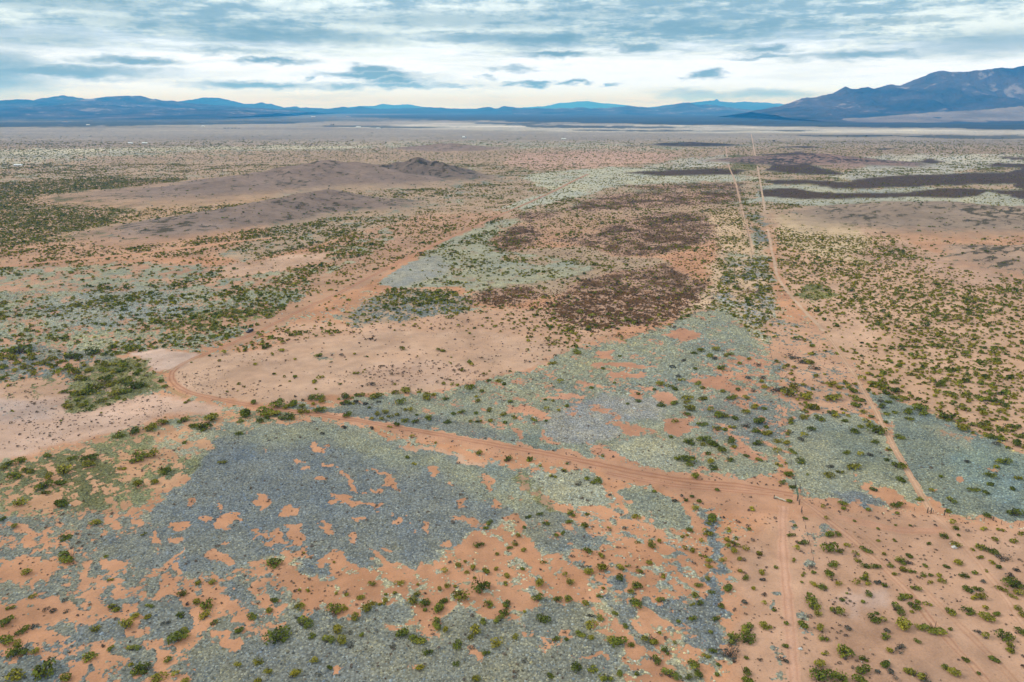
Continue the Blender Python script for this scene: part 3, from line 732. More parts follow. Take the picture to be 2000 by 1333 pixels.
def ground_mesh():
    us = np.concatenate([np.arange(-1400, -160, 22), np.arange(-160, 2160, 2.6), np.arange(2160, 3400, 22)])
    vs = np.concatenate([np.arange(1640, 1370, -9.0), np.arange(1370, 300, -2.4), np.arange(300, 225, -1.0), np.arange(225, 215.4, -.5), [215.4]])
    ds = np.array([ground_point(1000, v)[1] for v in vs])
    lat = (us - 1000) / FPX
    nr, nc = len(ds), len(us)
    # rows are straight lines across; columns fan out from below the camera
    X = np.empty((nr, nc)); Y = np.repeat(ds[:, None], nc, 1)
    dep = ds * CT + H * ST
    X = lat[None, :] * dep[:, None]
    x, y = X.ravel(), Y.ravel()
    z = relief(x, y)
    idx = np.arange(nr * nc).reshape(nr, nc)
    f = np.stack([idx[:-1, :-1], idx[:-1, 1:], idx[1:, 1:], idx[1:, :-1]], -1).reshape(-1, 4)
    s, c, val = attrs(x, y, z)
    # a wide coarse apron carries on around and behind the camera
    B = 50000.0
    base = len(x)
    ax = np.array([-B, B, B, -B]); ay = np.array([-B, -B, B, B])
    V = np.concatenate([np.stack([x, y, z], -1), np.stack([ax, ay, np.full(4, -1.2)], -1)])
    f = np.concatenate([f, [[base, base + 1, base + 2, base + 3]]])
    me = mesh_np("ground", V, f, True)
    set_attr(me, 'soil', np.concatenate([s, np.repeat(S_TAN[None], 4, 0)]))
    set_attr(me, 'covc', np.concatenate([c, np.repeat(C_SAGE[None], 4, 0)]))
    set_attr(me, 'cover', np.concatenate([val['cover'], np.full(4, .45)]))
    o = link("ground", me, MAT_GROUND)
    tag(o, "wide desert plain of orange soil and grey green grass patches", "ground", kind='structure')


ground_mesh()


# ---------------------------------------------------------------- low hills on the plain
def hill(pts, width, label, soil, cov, cover, nz=.30, seed=1, dark=None):
    """pts: (u, v of the crest's foot, v of the crest); width of the flanks in metres."""
    P3 = []
    for (u, vf, vt) in pts:
        x, y = ground_point(u, vf)
        ang = PITCH - math.atan((666.5 - vt) / FPX)
        P3.append((x, y, max(.3, H - math.hypot(x, y) * 0 - y * math.tan(ang))))
    P3 = np.array(P3)
    P3[:, 2] *= .86
    x0, y0 = P3[:, 0].min() - width * 1.3, P3[:, 1].min() - width * 1.3
    x1, y1 = P3[:, 0].max() + width * 1.3, P3[:, 1].max() + width * 1.3
    step = max(3.0, math.sqrt((x1 - x0) * (y1 - y0) / 26000.0))
    gx = np.arange(x0, x1, step); gy = np.arange(y0, y1, step)
    Xg, Yg = np.meshgrid(gx, gy)
    x, y = Xg.ravel(), Yg.ravel()
    h = np.zeros_like(x); 
    wx = x + (fbm(x / width * 1.5, y / width * 1.5, seed, 3) - .5) * width * .5
    wy = y + (fbm(x / width * 1.5 + 5, y / width * 1.5, seed + 3, 3) - .5) * width * .5
    for i in range(len(P3) - 1):
        a, b = P3[i], P3[i + 1]
        e = b[:2] - a[:2]
        t = np.clip(((wx - a[0]) * e[0] + (wy - a[1]) * e[1]) / (e @ e + 1e-9), 0, 1)
        dd = np.hypot(wx - a[0] - e[0] * t, wy - a[1] - e[1] * t)
        hc = a[2] + (b[2] - a[2]) * t
        q = np.clip(1 - dd / width, 0, 1)
        h = np.maximum(h, hc * (q ** 1.35 * (1.25 - .25 * q)))
    r = np.abs(fbm(x / (width * .45), y / (width * .45), seed + 9, 4, .55) - .5) * 2
    r2 = np.abs(fbm(x / (width * .17), y / (width * .17), seed + 19, 4, .6) - .5) * 2
    h = h * (1 + nz * 1.5 * (.30 - r) + nz * .8 * (.28 - r2))
    z = h - .25
    keep = (z > -.12).reshape(Xg.shape)
    idx = np.arange(x.size).reshape(Xg.shape)
    cell = keep[:-1, :-1] | keep[:-1, 1:] | keep[1:, 1:] | keep[1:, :-1]
    f = np.stack([idx[:-1, :-1], idx[:-1, 1:], idx[1:, 1:], idx[1:, :-1]], -1)[cell]
    used = np.unique(f)
    remap = np.full(x.size, -1); remap[used] = np.arange(len(used))
    f = remap[f]
    x, y, z, h = x[used], y[used], z[used], h[used]
    s0, c0, v0 = attrs(x, y, np.zeros_like(x))
    hm = h.max()
    m = sstep(.0, .22, h / hm)
    n1 = fbm(x / 22.0, y / 22.0, seed + 31, 4, .6)
    n2 = fbm(x / 90.0, y / 90.0, seed + 41, 3)
    s = s0 + (soil * (1 + .35 * (n2 - .5))[:, None] - s0) * m[:, None]
    c = c0 + (cov - c0) * m[:, None]
    n5 = fbm(x / 6.0, y / 6.0, seed + 51, 3, .7)
    cv = cover + .45 * (n1 - .5) + .5 * (n2 - .5) + 1.3 * (n5 - .5)
    if dark is not None:
        cv = cv + dark * sstep(.5, 1, h / hm)
    cv = v0['cover'] + (np.clip(cv, 0, 1) - v0['cover']) * m
    me = mesh_np("hill", np.stack([x, y, z], -1), f, True)
    set_attr(me, 'soil', s); set_attr(me, 'covc', c); set_attr(me, 'cover', cv)
    o = link("hill", me, MAT_GROUND)
    tag(o, label, "hill", "low hills on the plain", 'structure')
    HILLS.append(np.stack([x, y, z, h / hm], -1))


HILLS = []
C_HB = veg((82, 78, 62))
hill([(240, 398, 396), (330, 384, 371), (400, 374, 354), (480, 364, 336), (560, 356, 321), (620, 352, 312), (690, 350, 316), (740, 352, 334)], 185, "long grey brown hill, the farther of two ridges on the left", S_MAUVE, C_HB, .30, seed=3)
hill([(655, 352, 338), (690, 350, 334), (735, 347, 325), (785, 344, 309), (818, 344, 303), (850, 345, 311), (892, 350, 333)], 112, "dark pointed hill at the right end of the far ridge", alb((130, 112, 100)), veg((72, 68, 54)), .42, seed=8, dark=.15)
hill([(212, 463, 461), (270, 456, 447), (340, 446, 430), (400, 439, 416), (470, 428, 400), (540, 416, 385), (600, 406, 374), (650, 400, 370), (700, 402, 388)], 100, "low rocky ridge nearest on the left, grey brown with green scrub", S_MAUVE, C_HB, .36, seed=14)
hill([(842, 291, 288), (870, 291, 279), (908, 291, 287)], 190, "small lone cone hill on the far plain", S_MAUVE, C_HB, .2, seed=21)
hill([(1318, 284, 282), (1352, 284, 277), (1392, 284, 282)], 160, "small dark mound left of the far straight track", alb((100, 86, 80)), alb((72, 64, 56)), .6, seed=22)
hill([(1500, 316, 309), (1560, 314, 298), (1610, 314, 299), (1690, 319, 311)], 180, "broad low brown mound right of the straight track", alb((150, 122, 110)), alb((72, 62, 54)), .45, seed=25)
hill([(1668, 434, 428), (1740, 430, 411), (1800, 428, 402), (1860, 426, 398), (1930, 428, 397), (2000, 430, 401), (2120, 440, 398), (2260, 440, 404)], 160, "broad tan hill with sparse scrub at the right edge", alb((158, 136, 118)), C_HB, .40, seed=33)
hill([(1930, 508, 503), (2000, 512, 482), (2100, 520, 470), (2200, 520, 470)], 90, "low brown knoll below the right hand hill", alb((168, 140, 120)), C_HB, .4, seed=37)


# ---------------------------------------------------------------- mountain ranges
def mountain_material(name, c1, c2, c3, sc):
    m = bpy.data.materials.new(name)
    m.use_nodes = True
    N = NT(m.node_tree)
    g = N.n('ShaderNodeNewGeometry')
    pos = g.outputs['Position']
    nA = N.noise(pos, sc, 6.0, .62)
    nB = N.noise(pos, sc * 4.5, 5.0, .65)
    c = N.mix(N.rng(nA, .35, .65), c1, c2)
    c = N.mix(N.rng(N.math('ADD', nB, N.math('MULTIPLY', N.math('SUBTRACT', nA, .5), .9)), .60, .74), c, c3)
    b = N.n('ShaderNodeBsdfDiffuse')
    N.put(b.inputs['Color'], c)
    bump = N.n('ShaderNodeBump')
    bump.inputs['Strength'].default_value = 1.0
    bump.inputs['Distance'].default_value = .12 / sc
    N.put(bump.inputs['Height'], N.math('ADD', nB, nA))
    N.t.links.new(bump.outputs[0], b.inputs['Normal'])
    o = N.n('ShaderNodeOutputMaterial')
    N.t.links.new(b.outputs[0], o.inputs[0])
    return m


def mountain(sky_pts, D, depth, mat, label, seed=1, rough=.5, nx=420, nd=46, spur=9.0, conc=1.55, jag=4.0):
    """a range whose skyline runs through the photo points sky_pts, its crest D metres off and its foot depth metres nearer."""
    sp = np.array(sky_pts, float)
    u = np.linspace(sp[0, 0], sp[-1, 0], nx)
    vt = np.interp(u, sp[:, 0], sp[:, 1])
    vt = vt + (fbm(u / 11.0, u * 0 + seed, seed, 4, .6) - .5) * jag
    lat = (u - 1000) / FPX
    t = np.concatenate([np.linspace(-.5, 0, 9)[:-1], np.linspace(0, 1, nd)])    # -: behind the crest
    T, L = np.meshgrid(t, lat, indexing='ij')
    hc = H + (212.0 - vt) / FPX * D * 1.0
    hc = np.maximum(hc, 4)
    Dm = D + (fbm(lat * 6, lat * 0 + 3, seed + 5, 3) - .5) * depth * .5
    Yd = Dm[None, :] - np.where(T > 0, T * depth, T * depth)
    Xd = L * D * (1 - .02 * T)
    tt = np.abs(T)
    prof = np.where(T >= 0, (1 - tt) ** conc * .82 + (1 - tt) ** (conc / 1.55) * .18, (1 - tt * 2) ** 1.2)
    # spurs and gullies running down from the crest
    w = Xd / depth
    warp = (fbm(w * 1.3, T * 2.2, seed + 7, 3) - .5) * 1.1
    ridge = 1 - np.abs(2 * fbm(w * spur * .35 + warp, T * 1.1 + seed, seed + 11, 5, .58) - 1) * 1.9
    amp = rough * 4 * tt * (1 - tt)
    prof = prof * (1 + amp * (ridge - .55)) + .10 * amp * (fbm(w * 7, T * 9, seed + 17, 4) - .5)
    Z = hc[None, :] * prof
    Z = np.where(tt >= .999, -4, Z)
    # the crest keeps its line of sight even where its distance varies
    Z = Z * (1 + (Yd / D - 1) * 0)
    V = np.stack([Xd, Yd, Z], -1).reshape(-1, 3)
    idx = np.arange(V.shape[0]).reshape(T.shape)
    f = np.stack([idx[:-1, :-1], idx[1:, :-1], idx[1:, 1:], idx[:-1, 1:]], -1).reshape(-1, 4)
    me = mesh_np("mountain_range", V, f, False)
    o = link("mountain_range", me, mat)
    tag(o, label, "mountain range", None, 'structure')
    return o


M_NEAR = mountain_material("range_rock", (0.03, 0.042, 0.058), (0.1, 0.09, 0.1), (0.26, 0.225, 0.225), .0011)
M_FAR = mountain_material("far_range_rock", (.030, .036, .036), (.055, .056, .055), (.08, .076, .07), .0005)
mountain([(-500, 200), (-200, 206), (-60, 200), (0, 203), (35, 201), (60, 199), (100, 192), (130, 188), (152, 190), (180, 194), (240, 199), (275, 191), (290, 190), (303, 194), (317, 189), (332, 194), (360, 197), (400, 201), (440, 205), (480, 208), (520, 211), (600, 214), (640, 218)], 15500, 5200, M_NEAR, "long blue mountain range across the left horizon", 41, .8, spur=8, nx=640, nd=70)
mountain([(-300, 214), (0, 213), (120, 210), (200, 206), (260, 207), (290, 209), (380, 211), (480, 213.5), (540, 217), (580, 221)], 12200, 3000, M_NEAR, "low foothills in front of the left mountain range", 43, .7, spur=8, nx=520)
mountain([(330, 208), (360, 204), (385, 200), (420, 194), (440, 193), (455, 194), (470, 197), (500, 204), (515, 204), (530, 201), (545, 204), (560, 207), (575, 210), (600, 209), (612, 211), (640, 212), (690, 213)], 23000, 5000, M_FAR, "paler blue mountains behind the left range's right end", 47, .4)
mountain([(560, 214), (620, 211), (660, 213), (690, 209), (700, 211), (720, 209), (740, 212), (790, 213), (850, 210), (880, 212), (930, 213), (955, 210), (975, 212), (985, 208), (1010, 211), (1050, 213)], 21000, 3000, M_FAR, "row of small blue hills along the middle horizon", 53, .3, jag=3.0)
mountain([(680, 213), (720, 208), (745, 208), (765, 204), (785, 206), (810, 205), (830, 208), (860, 212)], 36000, 5000, M_FAR, "faint pale mountains far off left of centre", 57, .2, nx=160, jag=2.0)
mountain([(990, 213), (1060, 208), (1085, 203), (1110, 201), (1140, 199), (1160, 202), (1200, 205), (1250, 211)], 42000, 4000, M_FAR, "very pale mountains at the middle horizon", 59, .2, nx=160, jag=2.0)
mountain([(1000, 213), (1030, 211), (1060, 213), (1130, 211), (1170, 212), (1200, 209), (1215, 208), (1245, 210), (1260, 211), (1290, 208), (1320, 202), (1332, 201), (1345, 206), (1372, 205), (1400, 210), (1440, 214)], 17500, 2600, M_NEAR, "small dark blue hills left of the big mountain", 61, .35, jag=3.0)
mountain([(1230, 212), (1280, 208), (1300, 205), (1345, 201), (1365, 199), (1382, 198), (1387, 195), (1392, 199), (1420, 202), (1440, 200), (1460, 201), (1490, 202), (1540, 206), (1600, 210)], 29000, 4000, M_FAR, "teal mountain with a small peak behind the big mountain", 67, .3, nx=240, jag=2.4)
mountain([(1430, 217), (1450, 214), (1480, 210), (1510, 202), (1532, 194), (1548, 193), (1560, 192), (1590, 186), (1600, 179), (1608, 174), (1620, 179), (1645, 176), (1655, 179), (1690, 170), (1708, 172), (1735, 160), (1760, 148), (1790, 150), (1822, 149), (1838, 147), (1856, 144), (1872, 146), (1900, 138), (1925, 131), (1942, 128), (1970, 130), (2000, 130), (2060, 138), (2200, 150), (2400, 180), (2700, 205)], 9800, 3300, M_NEAR, "big dark blue mountain rising at the right edge", 71, .95, nx=700, nd=100, spur=10, conc=2.4)


# ---------------------------------------------------------------- dirt roads and two-track trails
def road(px, width, label, rut, soil_mid, ruts=True, fade=.85, lift=.03, seed=1, name="dirt_road", worn=1.0):
    """ribbon over the ground through photo points; edges fray into the soil beside it."""
    pts = np.array([ground_point(u, v) for u, v in px])
    # smooth resampling
    seg = np.concatenate([[0], np.cumsum(np.hypot(*np.diff(pts, axis=0).T))])
    out = [0.0]
    while out[-1] < seg[-1]:
        x = np.interp(out[-1], seg, pts[:, 0]); y = np.interp(out[-1], seg, pts[:, 1])
        out.append(out[-1] + max(1.0, math.hypot(x, y) / 180.0))
    s = np.array(out)
    def cr(k):
        p = np.interp(s, seg, pts[:, k])
        w = np.ones(9) / 9
        pp = np.concatenate([np.full(4, p[0]), p, np.full(4, p[-1])])
        return np.convolve(pp, w, 'valid')
    x, y = cr(0), cr(1)
    tx, ty = np.gradient(x), np.gradient(y)
    l = np.hypot(tx, ty) + 1e-9
    nx_, ny_ = -ty / l, tx / l
    prof = np.array([-1, -.8, -.62, -.46, -.3, -.14, 0, .14, .3, .46, .62, .8, 1.0])
    ww = np.array(width if hasattr(width, '__len__') else [width] * 2, float)
    wv = np.interp(np.linspace(0, 1, len(s)), np.linspace(0, 1, len(ww)), ww) / 2
    n = len(s)
    jl = 1 + .8 * (fbm(s / 4.0, s * 0 + seed, seed, 3) - .5)
    jr = 1 + .8 * (fbm(s / 4.0, s * 0 + seed + 50, seed + 4, 3) - .5)
    lat = prof[None, :] * np.where(prof[None, :] < 0, jl[:, None], jr[:, None]) * wv[:, None]
    wob = (fbm(s / 18.0, s * 0 + seed + 9, seed + 2, 3) - .5) * .9
    X = x[:, None] + nx_[:, None] * (lat + wob[:, None]); Y = y[:, None] + ny_[:, None] * (lat + wob[:, None])
    fx, fy = X.ravel(), Y.ravel()
    d = np.hypot(fx, fy)
    Z = relief(fx, fy) + lift + np.maximum(0, d - 500) * .0003
    so, co, va = attrs(fx, fy, relief(fx, fy))
    a = np.abs(np.repeat(prof[None], n, 0)).ravel()
    brk = .62 + .76 * fbm(fx / 5.0, fy / 5.0, seed + 60, 3, .6)
    body = np.clip(sstep(1.0, .55, a) * fade * brk, 0, 1)
    col = so + (soil_mid - so) * body[:, None]
    if ruts:
        r = np.exp(-((a - .44) / .17) ** 2) * worn
        r = r * (.55 + .9 * fbm(np.repeat(s, len(prof)) / 9.0, np.repeat(s, len(prof)) * 0 + 2, seed + 8, 3))
        col = col + (rut - col) * np.clip(r, 0, 1)[:, None]
        Z = Z - .02 * np.exp(-((a - .44) / .17) ** 2)
    cover = va['cover'] * (1 - sstep(1.0, .8, a))
    if ruts:
        cover = np.maximum(cover, np.minimum(va['cover'], .5) * np.exp(-(a / .16) ** 2) * .9)
    m = len(prof)
    idx = np.arange(n * m).reshape(n, m)
    f = np.stack([idx[:-1, :-1], idx[:-1, 1:], idx[1:, 1:], idx[1:, :-1]], -1).reshape(-1, 4)
    me = mesh_np(name, np.stack([fx, fy, Z], -1), f, True)
    set_attr(me, 'soil', col); set_attr(me, 'covc', co); set_attr(me, 'cover', cover)
    o = link(name, me, MAT_GROUND)
    tag(o, label, "dirt road", None, 'structure')
    ROADS.append((x, y, wv))


ROADS = []
RUT = alb((168, 118, 91)); MID = alb((192, 141, 112))
MAIN = [(1558, 968), (1500, 958), (1450, 950), (1350, 941), (1250, 925), (1150, 904), (1050, 883), (950, 865), (860, 849), (760, 832), (660, 815), (580, 805), (500, 793), (440, 783), (395, 774), (362, 765), (343, 753), (334, 741), (334, 730), (342, 720), (360, 708), (390, 696), (430, 681), (470, 664), (520, 641), (580, 610), (640, 583), (700, 553), (760, 522), (830, 488), (900, 455), (960, 428), (1020, 402), (1080, 375), (1120, 354), (1150, 340)]
road(MAIN, [5.0, 5.0, 4.6, 4.2, 4, 4, 4, 4.4, 4.6, 5, 5.5, 6], "orange dirt road bending round the pale flats", RUT, MID, seed=4, worn=.95, fade=.72)
road([(1556, 972), (1590, 995), (1625, 1022), (1660, 1050), (1700, 1086), (1735, 1118), (1770, 1152), (1800, 1190), (1840, 1240), (1900, 1300), (1960, 1370)], 3.4, "rutted two-track running from the gate to the lower right", alb((176, 128, 102)), alb((203, 158, 129)), seed=9, worn=.75, name="two_track_trail")
road([(1530, 985), (1528, 1020), (1529, 1080), (1534, 1140), (1542, 1200), (1548, 1260), (1554, 1320), (1560, 1400)], 3.6, "straight two-track down the south side of the gate", alb((186, 136, 108)), alb((210, 162, 136)), seed=12, worn=.6, name="two_track_trail")
road([(1815, 1000), (1850, 1030), (1885, 1070), (1920, 1110), (1960, 1160), (2010, 1230), (2080, 1330)], 3.2, "faint trail running past the pale stone heap", alb((182, 134, 106)), alb((205, 162, 134)), seed=15, worn=.55, name="two_track_trail")
road([(1620, 1010), (1680, 1020), (1740, 1032), (1800, 1040), (1850, 1035)], 5, "scuffed bare strip along the east fence", alb((190, 138, 110)), alb((202, 152, 124)), seed=17, worn=.4, name="two_track_trail")
road([(1822, 1004), (1805, 978), (1790, 952), (1772, 920), (1755, 890), (1742, 868), (1735, 848), (1725, 828), (1712, 805), (1698, 782), (1685, 760), (1668, 730), (1648, 700), (1630, 672), (1612, 650)], 2.7, "pale rutted trail climbing beside the green grey pasture", alb((176, 140, 112)), alb((212, 172, 142)), seed=20, worn=.8, name="two_track_trail")
road([(1612, 650), (1590, 628), (1568, 604), (1545, 578), (1528, 558), (1518, 540), (1512, 510), (1505, 478), (1498, 440), (1492, 400), (1487, 370), (1483, 345), (1478, 318), (1473, 295), (1470, 278), (1467, 262)], [3.0, 2.8, 2.8, 3, 3.2, 3.6, 4.2, 5], "pale straight trail running to the horizon", alb((190, 156, 130)), alb((206, 176, 150)), seed=23, worn=.4, fade=.75, name="two_track_trail")
road([(1472, 500), (1466, 470), (1458, 440), (1450, 412), (1444, 388), (1438, 362), (1432, 345), (1424, 328), (1420, 305), (1417, 285)], [2.4, 2.6, 3, 3.4], "faint parallel trail left of the straight one", alb((190, 150, 124)), alb((206, 170, 144)), seed=27, worn=.3, fade=.6, name="two_track_trail")
road([(1424, 328), (1450, 331), (1480, 336)], 4.5, "short cross trail joining the two straight trails", alb((196, 166, 138)), alb((206, 180, 154)), seed=29, worn=.2, name="two_track_trail")
road([(298, 738), (318, 752), (345, 770), (372, 778)], 3, "old grassy trail cutting the road bend", alb((150, 122, 84)), alb((176, 140, 104)), seed=31, worn=.4, name="two_track_trail")
road([(398, 693), (370, 706), (335, 722), (300, 737)], 2.6, "thin dark trail beside the road bend", alb((150, 122, 84)), alb((176, 136, 104)), seed=33, worn=.4, name="two_track_trail")
road([(0, 522), (120, 510), (260, 498), (420, 478), (560, 462)], 8, "faint orange track across the left plain", alb((200, 146, 112)), alb((200, 146, 114)), seed=35, worn=.3, name="two_track_trail")
road([(1540, 968), (1480, 964), (1420, 958), (1330, 950), (1260, 940), (1180, 922)], 3.4, "second pair of ruts beside the dirt road", alb((178, 126, 98)), alb((198, 148, 120)), seed=37, worn=.9, name="two_track_trail")

M_FAN = mountain_material("fan_gravel", (.17, .145, .135), (.26, .22, .20), (.30, .26, .24), .0016)
mountain([(1600, 232), (1700, 226), (1760, 221), (1800, 218), (1860, 216), (1920, 211), (2000, 206), (2200, 202), (2500, 206), (2700, 214)], 7700, 1000, M_FAN, "pale gravel slope spreading from the foot of the big mountain", 83, .12, nx=260, jag=3.5, spur=6)

road([(1600, 992), (1680, 1040), (1760, 1108), (1836, 1180), (1900, 1244), (1990, 1340)], 3.0, "fainter ruts a little right of the rutted two-track", alb((174, 128, 102)), alb((196, 153, 125)), seed=39, worn=.55, name="two_track_trail")


# ---------------------------------------------------------------- plants
rng = np.random.default_rng(7)
random.seed(5)


def leaf_material(name, dark, mid_, light, hue=.5, scale=1.3, instancer=False):
    m = bpy.data.materials.new(name)
    m.use_nodes = True
    N = NT(m.node_tree)
    oi = N.n('ShaderNodeObjectInfo')
    tcn = N.n('ShaderNodeTexCoord')
    g = N.n('ShaderNodeNewGeometry')
    if instancer:
        at = N.n('ShaderNodeAttribute', attribute_name='tcol', attribute_type='INSTANCER')
        r = oi.outputs['Random']
        k = N.rng(r, 0, 1, .54, 1.42, False)
        c = N.mix(1.0, at.outputs['Color'], N.comb(k, k, k), 'MULTIPLY')
    else:
        f = N.noise(tcn.outputs['Object'], scale, 2.0, .6)
        t = N.math('ADD', N.math('MULTIPLY', N.math('SUBTRACT', f, .5), 1.5), N.math('MULTIPLY', N.math('SUBTRACT', oi.outputs['Random'], .5), hue))
        t = N.math('ADD', t, N.math('MULTIPLY', N.math('SUBTRACT', g.outputs['Random Per Island'], .5), .5))
        c = N.mix(N.rng(t, -.5, .0), dark, mid_)
        c = N.mix(N.rng(t, .02, .55), c, light)
    b = N.n('ShaderNodeBsdfDiffuse')
    N.put(b.inputs['Color'], c)
    o = N.n('ShaderNodeOutputMaterial')
    N.t.links.new(b.outputs[0], o.inputs[0])
    return m


LEAF = {
    'g': leaf_material("leaf_green", (.054, .066, .015), (.135, .155, .026), (.31, .285, .04)),
    'o': leaf_material("leaf_olive", (.09, .09, .018), (.225, .205, .032), (.40, .33, .044)),
    'y': leaf_material("leaf_yellow", (.11, .10, .018), (.25, .215, .03), (.40, .31, .04)),
    'd': leaf_material("leaf_grey", (.058, .056, .044), (.10, .095, .074), (.15, .14, .105)),
    's': leaf_material("dead_stub", (.10, .07, .05), (.16, .115, .085), (.22, .17, .12)),
    'b': leaf_material("dry_brush", (.066, .048, .030), (.125, .090, .055), (.20, .15, .095)),
}
MAT_STEM = simple_mat("bark", (.075, .055, .04), .9, var=.35, scale=9)
MAT_TUFT = leaf_material("tuft", None, None, None, instancer=True)


def foliage_mesh(name, rs, sprays, leaf, lobes, flat=.62, tri=False):
    """leaf sprays spread through the volume of a few rounded lobes; unit width 1."""
    L = []
    for k in range(lobes):
        a = rs.uniform(0, 2 * math.pi)
        r = 0 if lobes == 1 else rs.uniform(.12, .34)
        L.append((r * math.cos(a), r * math.sin(a), rs.uniform(.17, .36) * (1 if lobes > 1 else 1.4), rs.uniform(.65, 1.3)))
    V, F = [], []
    for i in range(sprays):
        lx, ly, lr, lh = L[rs.integers(len(L))]
        d = rs.normal(size=3); d /= np.linalg.norm(d)
        if d[2] < -.25: d[2] = -d[2]
        q = rs.uniform(.35, 1) ** .45 * rs.uniform(.82, 1.14)
        c = np.array((lx + d[0] * lr * q, ly + d[1] * lr * q, max(.02, flat * lr * lh * .75 + d[2] * lr * flat * lh * q)))
        n = d * np.array((1, 1, 1.2)) + rs.normal(size=3) * .55
        n /= np.linalg.norm(n)
        t = np.cross(n, rs.normal(size=3)); t /= np.linalg.norm(t)
        b = np.cross(n, t)
        s = leaf * rs.uniform(.6, 1.35)
        o = len(V)
        if tri:
            V += [c - t * s * .6 - b * s * .4, c + t * s * .6 - b * s * .4, c + b * s * .8 + n * s * .3]
            F.append((o, o + 1, o + 2))
        else:
            V += [c - t * s * .62, c - b * s * .42 + n * s * .18, c + t * s * .62, c + b * s * .5 + n * s * .1]
            F.append((o, o + 1, o + 2, o + 3))
    V = np.array(V)
    V[:, 2] = np.maximum(V[:, 2], 0.005)
    return mesh_np(name, V, np.array(F), False)


def stem_mesh(name, rs, n=6):
    m = MB()
    for i in range(n):
        a = 2 * math.pi * (i + rs.uniform(-.3, .3)) / n
        r = rs.uniform(.16, .34)
        m.tube([(0.02 * math.cos(a), 0.02 * math.sin(a), -.03), (r * .45 * math.cos(a), r * .45 * math.sin(a), .16), (r * math.cos(a + .2), r * math.sin(a + .2), rs.uniform(.28, .46))], [.020, .014, .006], 5)
    return m.mesh(name)


PROTO = {}
for kind in 'goyd':
    rs = np.random.default_rng(ord(kind))
    PROTO[kind] = []
    for j in range(6):
        f = foliage_mesh("foliage", rs, 210 if kind != 'd' else 110, .098 if kind != 'd' else .085, 2 + (j % 4) + (kind == 'g' and j > 2), flat=.74 if kind != 'd' else .55)
        f.materials.append(LEAF[kind])
        s = stem_mesh("stems", rs); s.materials.append(MAT_STEM)
        PROTO[kind].append((f, s))

